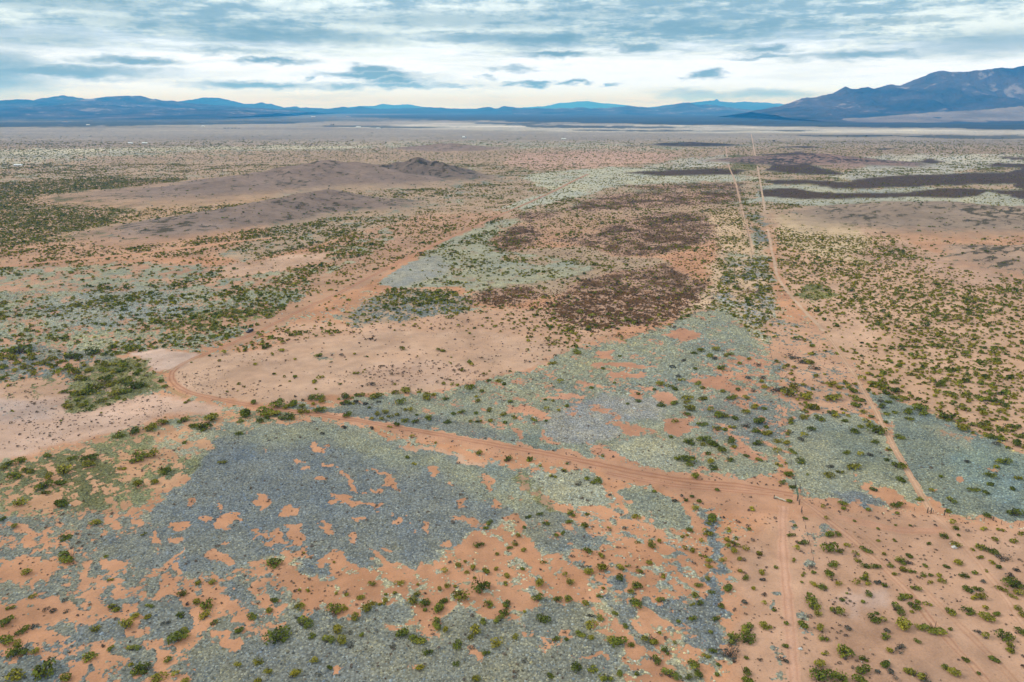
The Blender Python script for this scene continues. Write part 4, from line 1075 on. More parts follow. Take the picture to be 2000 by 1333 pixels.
# every shrub that can be told apart in the near half of the view: (x, y, width) in quarter photo pixels from a corner
SHRUBS = {
    (0, 1000): [(550, 340, 110, 'g'), (215, 470, 65, 'o'), (60, 850, 90, 'g'), (160, 915, 65, 'g'), (35, 1010, 90, 'g'), (270, 880, 50, 'd'), (360, 745, 50, 'd'), (415, 765, 40, 'd'), (495, 775, 50, 'd'), (505, 675, 50, 'd'), (520, 195, 75, 'g'), (755, 85, 75, 'o'), (905, 735, 90, 'o'), (1075, 800, 60, 'y'), (985, 880, 100, 'o'), (740, 915, 70, 'o'), (1420, 640, 65, 'g'), (1525, 690, 70, 'y'), (1610, 720, 100, 'g'), (1610, 805, 75, 'y'), (1170, 805, 60, 'y'), (1400, 980, 130, 'g'), (1440, 915, 50, 'o'), (1300, 855, 60, 'd'), (1430, 800, 60, 'g'), (1160, 735, 50, 'g'), (1660, 545, 55, 'o'), (1560, 540, 60, 'y'), (1870, 920, 80, 'g'), (1960, 820, 70, 'g'), (130, 1260, 110, 'o'), (340, 1235, 150, 'g'), (510, 1290, 80, 'o'), (1150, 1215, 110, 'g'), (1060, 1240, 80, 'g'), (1230, 1295, 100, 'o'), (1310, 1155, 65, 'o'), (1860, 1190, 60, 'o'), (1030, 1190, 45, 'y'), (1035, 1065, 70, 'g'), (690, 1120, 90, 'g'), (180, 1065, 110, 'g'), (270, 1090, 60, 'o'), (870, 1060, 50, 'g'), (815, 345, 35, 'g'), (865, 530, 35, 'o'), (1125, 170, 35, 'o'), (85, 745, 45, 'o'), (20, 50, 60, 'g'), (110, 110, 55, 'o'), (145, 1020, 55, 'y'), (1670, 870, 60, 'g'), (260, 650, 50, 'o'), (1370, 1265, 45, 'o'), (1450, 1320, 60, 'o')],
    (500, 1000): [(135, 390, 115, 'g'), (330, 735, 80, 'o'), (100, 770, 60, 'o'), (130, 695, 60, 'g'), (615, 765, 130, 'g'), (685, 755, 50, 'y'), (360, 875, 110, 'g'), (170, 975, 170, 'g'), (440, 975, 60, 'g'), (555, 1010, 90, 'g'), (630, 935, 90, 'y'), (680, 1010, 90, 'o'), (325, 825, 50, 'd'), (735, 1065, 60, 'd'), (730, 945, 50, 'd'), (825, 965, 50, 'g'), (460, 1170, 65, 'o'), (275, 1280, 100, 'y'), (95, 1250, 70, 'o'), (30, 1170, 70, 'o'), (35, 1320, 70, 'y'), (575, 1220, 60, 'g'), (490, 1275, 50, 'd'), (870, 755, 110, 'o'), (905, 720, 60, 'y'), (780, 830, 80, 'o'), (800, 670, 60, 'y'), (715, 645, 45, 'y'), (620, 640, 35, 'y'), (400, 620, 40, 'y'), (335, 600, 35, 'y'), (900, 565, 60, 'o'), (1120, 560, 65, 'y'), (1015, 650, 35, 'g'), (1085, 640, 45, 'y'), (1000, 695, 55, 'y'), (980, 725, 60, 'o'), (1235, 695, 90, 'o'), (1260, 650, 60, 'o'), (1145, 955, 115, 'g'), (1275, 990, 115, 'g'), (1435, 880, 100, 'g'), (1480, 915, 70, 'y'), (1430, 760, 120, 'g'), (1465, 705, 80, 'g'), (1320, 725, 90, 'g'), (1320, 775, 45, 'g'), (1590, 660, 120, 'o'), (1755, 570, 140, 'g'), (1440, 620, 55, 'y'), (1500, 585, 55, 'y'), (1560, 580, 40, 'y'), (1690, 455, 70, 'y'), (1650, 480, 50, 'y'), (1580, 425, 55, 'o'), (1475, 470, 45, 'y'), (1635, 395, 40, 'y'), (1795, 470, 80, 'g'), (1870, 450, 45, 'y'), (1960, 515, 65, 'y'), (1945, 570, 45, 'o'), (1695, 520, 40, 'y'), (1825, 730, 80, 'g'), (1975, 730, 80, 'g'), (1935, 795, 75, 'g'), (1720, 925, 90, 'o'), (1680, 985, 60, 'o'), (1570, 1045, 90, 'g'), (1885, 1030, 90, 'y'), (1345, 1095, 80, 'g'), (1075, 1045, 65, 'd'), (1300, 1220, 75, 'y'), (1740, 250, 80, 'g'), (1870, 330, 45, 'y'), (1985, 290, 50, 'g'), (1835, 90, 60, 'g'), (1795, 130, 50, 'g'), (1560, 1200, 50, 'g'), (1790, 865, 70, 'g'), (1910, 850, 80, 'g'), (1800, 1100, 60, 'g'), (610, 395, 30, 'y'), (375, 320, 25, 'y'), (1265, 575, 35, 'y'), (1515, 400, 30, 'd'), (1720, 1320, 80, 'o')],
    (1000, 1000): [(480, 20, 75, 'g'), (570, 25, 45, 'g'), (450, 85, 60, 'g'), (570, 115, 80, 'g'), (120, 35, 50, 'g'), (220, 20, 50, 'g'), (95, 125, 50, 'g'), (50, 190, 50, 'o'), (350, 190, 50, 'g'), (405, 175, 50, 'g'), (260, 100, 55, 'g'), (90, 305, 45, 'o'), (30, 255, 60, 'o'), (590, 320, 75, 'g'), (690, 350, 65, 'o'), (735, 445, 100, 'y'), (825, 435, 80, 'y'), (905, 430, 35, 'o'), (980, 250, 35, 'o'), (1080, 255, 90, 'o'), (1145, 225, 55, 'y'), (960, 40, 65, 'o'), (760, 130, 30, 'o'), (880, 135, 35, 'd'), (1060, 395, 65, 'y'), (995, 475, 60, 'o'), (1185, 505, 45, 'o'), (850, 525, 80, 'g'), (970, 580, 85, 'g'), (920, 625, 60, 'o'), (600, 475, 80, 'o'), (415, 500, 40, 'o'), (445, 560, 65, 'o'), (210, 540, 100, 'y'), (245, 405, 40, 'o'), (75, 445, 45, 'g'), (195, 670, 85, 'g'), (360, 685, 70, 'g'), (435, 680, 75, 'g'), (575, 725, 70, 'o'), (695, 660, 50, 'g'), (250, 835, 110, 'g'), (610, 895, 90, 'o'), (545, 950, 75, 'g'), (680, 835, 65, 'g'), (610, 815, 40, 'd'), (805, 800, 60, 'g'), (980, 725, 100, 'g'), (1165, 700, 70, 'g'), (1425, 650, 55, 'g'), (1405, 720, 55, 'o'), (1475, 725, 55, 'g'), (1410, 835, 60, 'g'), (1300, 860, 45, 'g'), (1600, 840, 60, 'g'), (880, 900, 50, 'g'), (1080, 1000, 110, 'o'), (840, 1025, 130, 'g'), (780, 1000, 70, 'o'), (930, 1050, 50, 'g'), (620, 990, 55, 'o'), (345, 1010, 60, 'g'), (430, 1015, 45, 'g'), (30, 990, 55, 'o'), (505, 1230, 90, 'g'), (630, 1240, 70, 'g'), (840, 1265, 70, 'g'), (740, 1290, 90, 'g'), (285, 1290, 60, 'g'), (95, 1165, 50, 'd'), (980, 1285, 45, 'g'), (1110, 1165, 75, 'g'), (1230, 1280, 110, 'g'), (1215, 1090, 70, 'g'), (1160, 950, 40, 'y'), (1430, 1205, 95, 'g'), (1460, 1280, 75, 'g'), (1385, 1305, 60, 'g'), (1600, 1275, 45, 'g'), (1815, 1240, 80, 'g'), (1840, 1315, 100, 'g'), (1610, 1185, 40, 'g'), (1700, 1110, 130, 'd'), (1830, 990, 120, 'g'), (1860, 915, 95, 'g'), (1745, 1000, 100, 'g'), (1965, 880, 65, 'o'), (1830, 1150, 40, 'g'), (1550, 940, 40, 'g'), (1570, 1095, 55, 'g'), (1620, 725, 60, 'g'), (1560, 625, 55, 'g'), (1685, 590, 100, 'g'), (1810, 510, 60, 'g'), (1765, 460, 55, 'y'), (1940, 465, 65, 'y'), (1885, 600, 45, 'y'), (1950, 530, 40, 'd'), (1970, 715, 35, 'o'), (1815, 705, 45, 'd'), (1540, 425, 50, 'y'), (1645, 375, 50, 'y'), (1780, 365, 55, 'y'), (1720, 305, 60, 'y'), (1740, 255, 70, 'o'), (1915, 330, 60, 'y'), (1825, 295, 45, 'y'), (1690, 270, 55, 'o'), (1665, 215, 60, 'y'), (1755, 210, 35, 'o'), (1520, 170, 75, 'y'), (1685, 145, 45, 'o'), (1865, 135, 40, 'g'), (1395, 145, 60, 'g'), (1560, 50, 130, 'g'), (1540, 95, 50, 'g'), (1415, 300, 60, 'y'), (1350, 295, 40, 'o'), (1495, 345, 55, 'o'), (1540, 385, 60, 'o'), (1460, 570, 60, 'g'), (1530, 525, 50, 'o'), (1330, 200, 35, 'o'), (1380, 190, 35, 'y'), (1480, 235, 35, 'y'), (1655, 45, 25, 'd'), (2000, 900, 55, 'o'), (1510, 1130, 60, 'o'), (1270, 1030, 30, 'o'), (100, 790, 40, 'y'), (710, 610, 35, 'y')],
    (1500, 1000): [(290, 50, 50, 'g'), (210, 110, 35, 'g'), (185, 190, 50, 'g'), (275, 250, 65, 'g'), (225, 290, 45, 'o'), (195, 375, 50, 'o'), (475, 275, 120, 'g'), (565, 310, 50, 'o'), (480, 175, 90, 'g'), (540, 175, 50, 'g'), (615, 260, 45, 'o'), (775, 295, 65, 'g'), (485, 400, 80, 'g'), (485, 490, 85, 'g'), (340, 430, 65, 'd'), (335, 470, 45, 'g'), (280, 490, 50, 'o'), (50, 440, 40, 'g'), (255, 545, 30, 'g'), (345, 565, 50, 'y'), (420, 580, 75, 'g'), (550, 560, 50, 'y'), (315, 680, 100, 'g'), (350, 750, 80, 'g'), (380, 795, 60, 'o'), (525, 780, 100, 'g'), (60, 775, 45, 'g'), (150, 860, 45, 'g'), (275, 880, 90, 'g'), (410, 910, 70, 'o'), (440, 975, 70, 'g'), (590, 1080, 135, 'g'), (135, 1045, 60, 'g'), (125, 1150, 80, 'd'), (400, 1180, 90, 'o'), (415, 1250, 140, 'g'), (565, 1290, 110, 'g'), (740, 1220, 100, 'g'), (765, 1140, 55, 'g'), (445, 1100, 40, 'o'), (715, 1320, 90, 'g'), (915, 1180, 85, 'g'), (960, 1245, 45, 'd'), (855, 1245, 40, 'd'), (1140, 1260, 110, 'o'), (1225, 1290, 90, 'd'), (1455, 1250, 90, 'o'), (1385, 1210, 55, 'g'), (1530, 1150, 55, 'g'), (1770, 1145, 70, 'g'), (1660, 1255, 35, 'g'), (1905, 1060, 90, 'o'), (1835, 970, 100, 'g'), (1965, 935, 70, 'g'), (1645, 930, 60, 'd'), (1700, 965, 45, 'o'), (1425, 920, 35, 'g'), (1170, 1000, 50, 'g'), (1030, 1045, 110, 'd'), (975, 1085, 60, 'y'), (930, 980, 70, 'g'), (930, 915, 45, 'd'), (1050, 870, 130, 'o'), (1180, 900, 60, 'o'), (1290, 895, 115, 'g'), (1405, 775, 75, 'g'), (1575, 770, 75, 'g'), (1785, 790, 70, 'g'), (1710, 820, 110, 'o'), (1960, 755, 60, 'o'), (1990, 800, 50, 'o'), (1705, 750, 45, 'y'), (1665, 670, 70, 'y'), (1595, 665, 45, 'y'), (1560, 605, 85, 'g'), (1640, 600, 60, 'g'), (1835, 605, 60, 'o'), (1900, 560, 120, 'g'), (1980, 570, 70, 'g'), (1955, 635, 60, 'o'), (1920, 660, 50, 'o'), (1890, 490, 60, 'd'), (1820, 360, 75, 'd'), (1745, 400, 45, 'y'), (1650, 350, 50, 'o'), (1650, 275, 65, 'g'), (1735, 295, 70, 'g'), (1595, 300, 35, 'y'), (1500, 390, 75, 'y'), (1395, 425, 60, 'g'), (1375, 185, 65, 'g'), (1460, 250, 60, 'o'), (1465, 130, 50, 'g'), (1440, 85, 45, 'o'), (1495, 180, 30, 'g'), (1255, 255, 35, 'g'), (1100, 345, 60, 'g'), (1065, 390, 80, 'g'), (955, 415, 50, 'g'), (905, 330, 40, 'y'), (1035, 450, 60, 'y'), (985, 480, 40, 'y'), (1125, 455, 50, 'g'), (1225, 420, 50, 'g'), (1215, 495, 50, 'g'), (1250, 490, 40, 'g'), (1335, 495, 40, 'o'), (1345, 535, 50, 'o'), (1270, 550, 35, 'o'), (1530, 495, 60, 'g'), (1615, 475, 45, 'g'), (1680, 545, 35, 'd'), (850, 430, 60, 'g'), (760, 425, 65, 'g'), (710, 380, 50, 'o'), (680, 325, 40, 'o'), (770, 490, 50, 'o'), (750, 520, 60, 'g'), (780, 560, 40, 'o'), (690, 555, 45, 'y'), (865, 550, 50, 'd'), (905, 580, 50, 'g'), (775, 635, 60, 'g'), (1150, 600, 60, 'g'), (1060, 675, 85, 'g'), (1100, 655, 50, 'o'), (1120, 730, 75, 'g'), (1170, 700, 50, 'g'), (1245, 720, 45, 'o'), (995, 750, 90, 'g'), (1140, 775, 40, 'y'), (815, 830, 80, 'g'), (900, 840, 40, 'o'), (865, 795, 40, 'g'), (740, 700, 40, 'g'), (585, 695, 45, 'g'), (615, 635, 25, 'g'), (625, 905, 45, 'd'), (675, 75, 30, 'g'), (860, 125, 30, 'g'), (990, 105, 25, 'g'), (1110, 105, 25, 'g'), (1010, 10, 40, 'g'), (860, 225, 30, 'o'), (990, 220, 30, 'o'), (455, 50, 30, 'y'), (1915, 230, 50, 'o'), (1770, 215, 45, 'o'), (1675, 130, 45, 'o'), (1820, 145, 40, 'o'), (1980, 175, 45, 'o'), (1930, 20, 90, 'g'), (1720, 30, 60, 'g'), (1800, 430, 45, 'g'), (1950, 460, 40, 'd'), (1700, 460, 25, 'o'), (1780, 330, 40, 'o')],
    (0, 680): [(930, 680, 80, 'g'), (1030, 645, 100, 'g'), (1180, 610, 110, 'o'), (1270, 580, 80, 'o'), (1490, 610, 70, 'g'), (1585, 615, 110, 'g'), (1440, 565, 80, 'g'), (1650, 545, 120, 'o'), (1920, 505, 150, 'g'), (1880, 570, 60, 'g'), (1870, 665, 60, 'g'), (1430, 745, 45, 'g'), (1090, 850, 130, 'g'), (1200, 830, 90, 'o'), (1280, 950, 100, 'g'), (955, 935, 60, 'o'), (705, 865, 100, 'g'), (700, 910, 90, 'o'), (565, 855, 60, 'g'), (375, 835, 75, 'g'), (160, 880, 80, 'g'), (80, 900, 60, 'g'), (30, 935, 60, 'o'), (125, 990, 100, 'g'), (230, 950, 90, 'o'), (350, 1065, 110, 'g'), (470, 1050, 90, 'g'), (390, 1010, 80, 'o'), (490, 960, 110, 'o'), (475, 1210, 120, 'g'), (140, 1210, 80, 'o'), (355, 1130, 60, 'o'), (1215, 1040, 70, 'o'), (1080, 1065, 90, 'o'), (1730, 890, 55, 'o'), (540, 450, 70, 'y'), (510, 330, 65, 'g'), (600, 400, 50, 'g'), (790, 400, 70, 'o'), (640, 445, 60, 'o'), (1050, 300, 110, 'g'), (980, 330, 100, 'g'), (1110, 290, 80, 'g'), (900, 350, 90, 'o'), (690, 330, 110, 'g'), (610, 350, 80, 'y'), (750, 290, 110, 'o'), (830, 280, 100, 'o'), (820, 230, 90, 'g'), (960, 260, 90, 'g'), (990, 120, 100, 'g'), (960, 165, 80, 'g'), (590, 240, 80, 'y'), (580, 180, 100, 'o'), (520, 145, 80, 'g'), (560, 70, 100, 'g'), (740, 30, 90, 'g'), (820, 45, 60, 'g'), (905, 40, 50, 'g'), (820, 135, 70, 'o'), (880, 130, 50, 'o'), (800, 170, 70, 'g'), (700, 170, 60, 'o'), (160, 20, 130, 'g'), (25, 65, 70, 'y'), (95, 75, 60, 'o'), (155, 110, 60, 'y'), (20, 140, 70, 'g'), (125, 160, 50, 'y'), (190, 150, 60, 'o'), (20, 230, 60, 'g'), (270, 200, 60, 'o'), (330, 110, 80, 'o'), (400, 90, 60, 'y'), (250, 60, 70, 'o'), (410, 150, 45, 'y'), (1290, 300, 50, 'g'), (1240, 260, 50, 'g'), (1465, 415, 60, 'o'), (1980, 420, 70, 'g'), (1750, 40, 45, 'o')],
    (500, 680): [(60, 500, 130, 'g'), (150, 510, 90, 'o'), (20, 565, 70, 'g'), (100, 540, 60, 'g'), (200, 555, 60, 'g'), (270, 535, 80, 'g'), (160, 435, 110, 'g'), (290, 435, 110, 'g'), (230, 460, 70, 'o'), (360, 455, 60, 'o'), (360, 495, 70, 'y'), (405, 500, 50, 'y'), (415, 390, 75, 'g'), (500, 385, 90, 'g'), (520, 415, 60, 'y'), (505, 480, 90, 'g'), (700, 515, 85, 'g'), (680, 380, 80, 'g'), (690, 435, 75, 'g'), (775, 365, 50, 'g'), (820, 370, 60, 'o'), (745, 430, 50, 'o'), (790, 415, 50, 'd'), (855, 435, 40, 'd'), (890, 470, 35, 'g'), (965, 420, 35, 'd'), (950, 375, 100, 'o'), (1080, 345, 70, 'o'), (1170, 335, 90, 'o'), (1275, 335, 50, 'o'), (1340, 380, 110, 'o'), (1390, 360, 50, 'y'), (1130, 415, 90, 'g'), (1485, 385, 60, 'g'), (1465, 275, 50, 'y'), (1530, 275, 35, 'o'), (1660, 290, 100, 'g'), (1765, 330, 50, 'g'), (1900, 250, 60, 'o'), (1800, 250, 50, 'g'), (1945, 280, 45, 'g'), (1725, 405, 60, 'o'), (1985, 415, 50, 'g'), (1715, 370, 40, 'y'), (1825, 485, 55, 'o'), (1545, 505, 50, 'g'), (1605, 495, 60, 'g'), (1720, 505, 45, 'g'), (1930, 520, 55, 'o'), (1740, 570, 60, 'o'), (1680, 570, 40, 'o'), (1830, 565, 45, 'o'), (1945, 580, 50, 'g'), (1365, 545, 75, 'g'), (1495, 575, 60, 'g'), (1250, 575, 60, 'g'), (1160, 565, 60, 'g'), (1105, 595, 60, 'g'), (1045, 610, 35, 'o'), (980, 550, 45, 'o'), (945, 510, 60, 'o'), (1005, 500, 55, 'o'), (910, 545, 45, 'y'), (1050, 530, 45, 'o'), (1110, 520, 50, 'y'), (1155, 475, 45, 'y'), (1210, 485, 45, 'y'), (1260, 525, 35, 'g'), (1190, 845, 45, 'g'), (1235, 905, 40, 'o'), (1745, 815, 70, 'o'), (1975, 870, 70, 'g'), (905, 625, 40, 'd'), (690, 620, 45, 'd'), (520, 665, 35, 'd'), (505, 235, 50, 'o'), (460, 275, 40, 'y'), (785, 200, 45, 'o'), (200, 20, 50, 'o'), (490, 60, 60, 'g'), (670, 60, 35, 'd'), (1450, 10, 70, 'o'), (1150, 5, 60, 'o'), (1665, 105, 45, 'g'), (900, 280, 80, 'd'), (1790, 195, 40, 'o')],
    (1000, 680): [(1380, 860, 120, 'g'), (1395, 905, 60, 'g'), (1290, 860, 60, 'g'), (1410, 730, 85, 'g'), (1570, 740, 110, 'g'), (1500, 700, 110, 'g'), (1645, 790, 85, 'g'), (1700, 720, 85, 'g'), (1580, 930, 70, 'g'), (1550, 865, 75, 'y'), (1440, 1000, 70, 'g'), (1515, 815, 50, 'g'), (1480, 750, 60, 'y'), (1240, 690, 45, 'g'), (1275, 570, 50, 'o'), (1480, 580, 80, 'g'), (1600, 625, 70, 'y'), (1665, 640, 50, 'g'), (1725, 615, 50, 'o'), (1610, 515, 100, 'g'), (1740, 545, 75, 'g'), (1670, 525, 70, 'o'), (1550, 480, 50, 'o'), (1390, 470, 90, 'o'), (1375, 510, 75, 'g'), (1380, 385, 80, 'o'), (1485, 385, 80, 'o'), (1370, 415, 55, 'o'), (1280, 425, 70, 'g'), (1165, 440, 75, 'g'), (1275, 315, 60, 'g'), (1230, 295, 50, 'o'), (1160, 275, 85, 'o'), (985, 410, 55, 'g'), (1000, 355, 40, 'g'), (905, 430, 35, 'g'), (430, 455, 45, 'g'), (365, 485, 45, 'y'), (270, 475, 40, 'o'), (180, 555, 55, 'g'), (255, 570, 35, 'g'), (20, 535, 50, 'o'), (320, 410, 40, 'y'), (380, 260, 50, 'o'), (260, 400, 40, 'g'), (320, 120, 60, 'y'), (500, 30, 80, 'g'), (630, 310, 45, 'g'), (800, 270, 35, 'g'), (710, 160, 40, 'g'), (855, 65, 35, 'g'), (1110, 320, 40, 'g'), (1335, 100, 40, 'd'), (1255, 150, 45, 'd'), (1420, 165, 40, 'g'), (1325, 245, 45, 'o'), (1450, 270, 60, 'g'), (1490, 310, 50, 'y'), (1300, 220, 40, 'd'), (1475, 20, 70, 'o'), (1420, 40, 60, 'g'), (1590, 10, 80, 'o'), (1700, 45, 55, 'g'), (1670, 65, 45, 'y'), (1845, 80, 60, 'o'), (1630, 155, 75, 'g'), (1540, 60, 60, 'g'), (1780, 120, 45, 'g'), (1585, 85, 45, 'd'), (1930, 130, 60, 'd'), (1840, 230, 40, 'd'), (1960, 230, 40, 'd'), (1765, 320, 50, 'g'), (1650, 330, 55, 'y'), (1705, 375, 75, 'g'), (1830, 385, 60, 'o'), (1890, 330, 60, 'd'), (1950, 260, 50, 'y'), (1980, 300, 60, 'y'), (1820, 485, 70, 'o'), (1900, 450, 70, 'y'), (1980, 475, 50, 'g'), (1930, 560, 120, 'g'), (1905, 640, 70, 'g'), (1830, 605, 70, 'd'), (1970, 655, 70, 'y'), (1925, 745, 75, 'g'), (1830, 835, 55, 'g'), (1930, 865, 65, 'g'), (1695, 860, 60, 'g'), (1740, 765, 50, 'y'), (680, 1035, 85, 'g'), (500, 1060, 65, 'd'), (585, 1020, 50, 'g'), (630, 1055, 50, 'g'), (1110, 1120, 45, 'g'), (1595, 1100, 45, 'g'), (1405, 1160, 40, 'g'), (1360, 1190, 40, 'g'), (1470, 1190, 50, 'g'), (1270, 1195, 40, 'd'), (1440, 1250, 60, 'o'), (1325, 1155, 30, 'd'), (1870, 1260, 50, 'o'), (410, 965, 30, 'd'), (430, 900, 30, 'g'), (765, 1150, 30, 'd'), (720, 845, 35, 'g'), (320, 1000, 50, 'o')],
    (1500, 680): [(1195, 465, 100, 'g'), (1200, 500, 80, 'g'), (1390, 530, 110, 'g'), (1500, 570, 60, 'g'), (1550, 615, 110, 'y'), (1080, 490, 75, 'g'), (1085, 545, 60, 'g'), (1600, 595, 65, 'g'), (1690, 600, 80, 'o'), (1730, 625, 60, 'o'), (1920, 605, 70, 'g'), (1965, 680, 70, 'g'), (1945, 735, 100, 'g'), (1735, 685, 65, 'g'), (1785, 745, 45, 'd'), (1840, 885, 80, 'g'), (1780, 930, 50, 'g'), (1740, 1000, 75, 'g'), (1600, 1105, 60, 'g'), (1705, 1135, 60, 'g'), (1735, 1070, 50, 'g'), (1910, 1105, 55, 'g'), (1950, 1020, 50, 'o'), (1420, 1190, 65, 'g'), (1350, 1005, 40, 'g'), (1565, 890, 40, 'd'), (1275, 1110, 40, 'o'), (1185, 1180, 55, 'g'), (990, 1215, 80, 'g'), (1040, 1025, 85, 'g'), (1005, 920, 95, 'g'), (945, 875, 45, 'g'), (825, 1100, 65, 'g'), (845, 640, 120, 'g'), (800, 600, 60, 'o'), (770, 565, 45, 'o'), (835, 725, 60, 'g'), (655, 635, 75, 'g'), (710, 600, 50, 'g'), (600, 560, 60, 'g'), (805, 530, 45, 'g'), (745, 495, 60, 'o'), (685, 440, 80, 'g'), (680, 390, 75, 'g'), (665, 330, 80, 'g'), (490, 500, 65, 'g'), (395, 545, 75, 'g'), (515, 380, 110, 'o'), (340, 630, 70, 'g'), (165, 655, 75, 'o'), (280, 680, 50, 'o'), (260, 710, 50, 'd'), (75, 715, 60, 'y'), (155, 730, 65, 'y'), (70, 800, 50, 'y'), (85, 905, 50, 'o'), (205, 800, 65, 'g'), (260, 880, 75, 'g'), (160, 985, 85, 'g'), (190, 1080, 65, 'g'), (110, 1045, 55, 'g'), (165, 1195, 50, 'g'), (320, 990, 30, 'g'), (675, 920, 110, 'o'), (600, 805, 60, 'g'), (720, 830, 45, 'o'), (805, 835, 45, 'd'), (490, 920, 60, 'd'), (475, 990, 90, 'o'), (560, 965, 60, 'o'), (1020, 690, 65, 'g'), (935, 575, 40, 'g'), (925, 510, 50, 'g'), (990, 500, 45, 'g'), (900, 455, 60, 'g'), (940, 415, 60, 'g'), (880, 410, 40, 'd'), (1000, 385, 70, 'g'), (920, 345, 70, 'g'), (990, 325, 90, 'g'), (905, 290, 80, 'g'), (900, 250, 50, 'g'), (860, 270, 50, 'g'), (735, 240, 50, 'y'), (580, 1215, 60, 'g'), (590, 1250, 45, 'g'), (780, 1260, 45, 'g'), (430, 1240, 35, 'o'), (270, 535, 80, 'y'), (180, 560, 60, 'o'), (300, 485, 60, 'o'), (150, 340, 120, 'o'), (200, 300, 90, 'y'), (300, 380, 110, 'o'), (350, 455, 100, 'o'), (60, 320, 90, 'd'), (0, 610, 50, 'g'), (10, 660, 70, 'y'), (1380, 1270, 50, 'g'), (1860, 555, 50, 'g'), (1665, 475, 60, 'g'), (1840, 475, 60, 'o'), (1430, 355, 60, 'g'), (1320, 270, 90, 'g'), (990, 260, 60, 'g'), (500, 275, 70, 'y'), (545, 305, 60, 'y'), (370, 150, 80, 'd'), (190, 60, 100, 'd'), (260, 100, 90, 'd'), (330, 100, 90, 'o'), (130, 155, 45, 'o'), (335, 40, 45, 'o'), (75, 105, 45, 'o')],
}
ALLS = []
for (ox, oy), rows in SHRUBS.items():
    for (cx, cy, w, k) in rows:
        u, v, wp = ox + cx / 4.0, oy + cy / 4.0, w / 4.0
        if wp < 4: continue
        # seen from above at this slant the crown's middle stands a little over its foot
        foot_v = v + wp * .16
        x, y = ground_point(u, foot_v)
        dist = math.sqrt(x * x + y * y + H * H)
        ALLS.append([wp, u, v, x, y, wp * dist / FPX * 1.06, k])
ALLS.sort(key=lambda r: -r[0])

LANDMARKS = [((1557, 972), "the green metal gate"), ((1522, 976), "the cream log"), ((1815, 1002), "the east fence corner"), ((1864, 1068), "the pale stone heap"),
             ((1535, 1130), "the straight south two-track"), ((1548, 1280), "the south end of the straight two-track"), ((1700, 1086), "the bend of the rutted two-track"), ((1820, 1215), "the lower end of the rutted two-track"),
             ((1620, 1330), "the bottom edge right of the two-track"), ((1980, 1330), "the bottom right corner"), ((1960, 1140), "the right edge below the pasture"), ((0, 1330), "the bottom left corner"), ((0, 1200), "the lower left edge"),
             ((250, 1320), "the bottom edge at the left"), ((620, 1320), "the bottom edge left of middle"), ((1000, 1330), "the middle of the bottom edge"), ((1260, 1330), "the bottom edge right of middle"),
             ((130, 1080), "the grey grass at the left edge"), ((400, 1170), "the broken grass below the blue grey sheet"), ((560, 1100), "the lower rim of the blue grey sheet"), ((700, 1160), "the orange strip below the blue grey sheet"),
             ((920, 1120), "the right tip of the blue grey sheet"), ((760, 1230), "the grey tongue under the orange strip"), ((960, 1200), "the lower grass front"), ((1130, 1040), "the pale grass tongue south of the road"), ((1100, 1120), "the orange flat south of the road"),
             ((1080, 1240), "the lower middle grass"), ((1310, 1010), "the round grass patch by the road"), ((1280, 1100), "the orange ground under the round patch"), ((1400, 1110), "the winding grey strip"), ((1420, 1250), "the lower end of the winding grey strip"), ((1220, 1180), "the narrow grey gully"),
             ((1345, 895), "the widest lone bush north of the road"), ((1400, 850), "the shrub cluster west of the fence"), ((1480, 810), "the yellow scrub belt west of the fence"), ((1580, 770), "the scrub belt between fence and trail"), ((1530, 940), "the road end at the gate"),
             ((1620, 880), "the fenced green pasture"), ((1735, 850), "the kink of the pale trail"), ((1700, 770), "the top of the pale trail"), ((1790, 800), "the tall bush at the pasture's upper rim"), ((1900, 930), "the right pasture"), ((1950, 840), "the pasture's upper right rim"),
             ((1250, 800), "the lavender grass patch"), ((1100, 800), "the grey grass left of the lavender patch"), ((1150, 720), "the upper grass slope"), ((1380, 720), "the upper right grass slope"), ((900, 800), "the scrub row above the road"), ((700, 790), "the scrub row by the road's middle"),
             ((800, 760), "the brush strip on the pale flat"), ((540, 800), "the thicket on the road"), ((380, 820), "the bushes below the road bend"), ((240, 750), "the dark thicket left of the road bend"), ((60, 720), "the scrub at the left edge"), ((120, 930), "the olive ground at the left edge"), ((280, 890), "the olive ground below the pale flat"),
             ((850, 890), "the bare shoulder of the road"), ((640, 700), "the pale flat inside the bend"), ((1000, 900), "the grass just south of the road"), ((420, 900), "the upper left rim of the blue grey sheet")]
ORD = ["first", "second", "third", "fourth", "fifth", "sixth", "seventh", "eighth", "ninth", "tenth", "eleventh", "twelfth", "thirteenth", "fourteenth", "fifteenth", "sixteenth"]
TONE = {'g': "dark green", 'o': "olive green", 'y': "yellow green", 'd': "grey brown"}
NAME = {'g': "green_shrub", 'o': "olive_shrub", 'y': "yellow_shrub", 'd': "grey_shrub"}

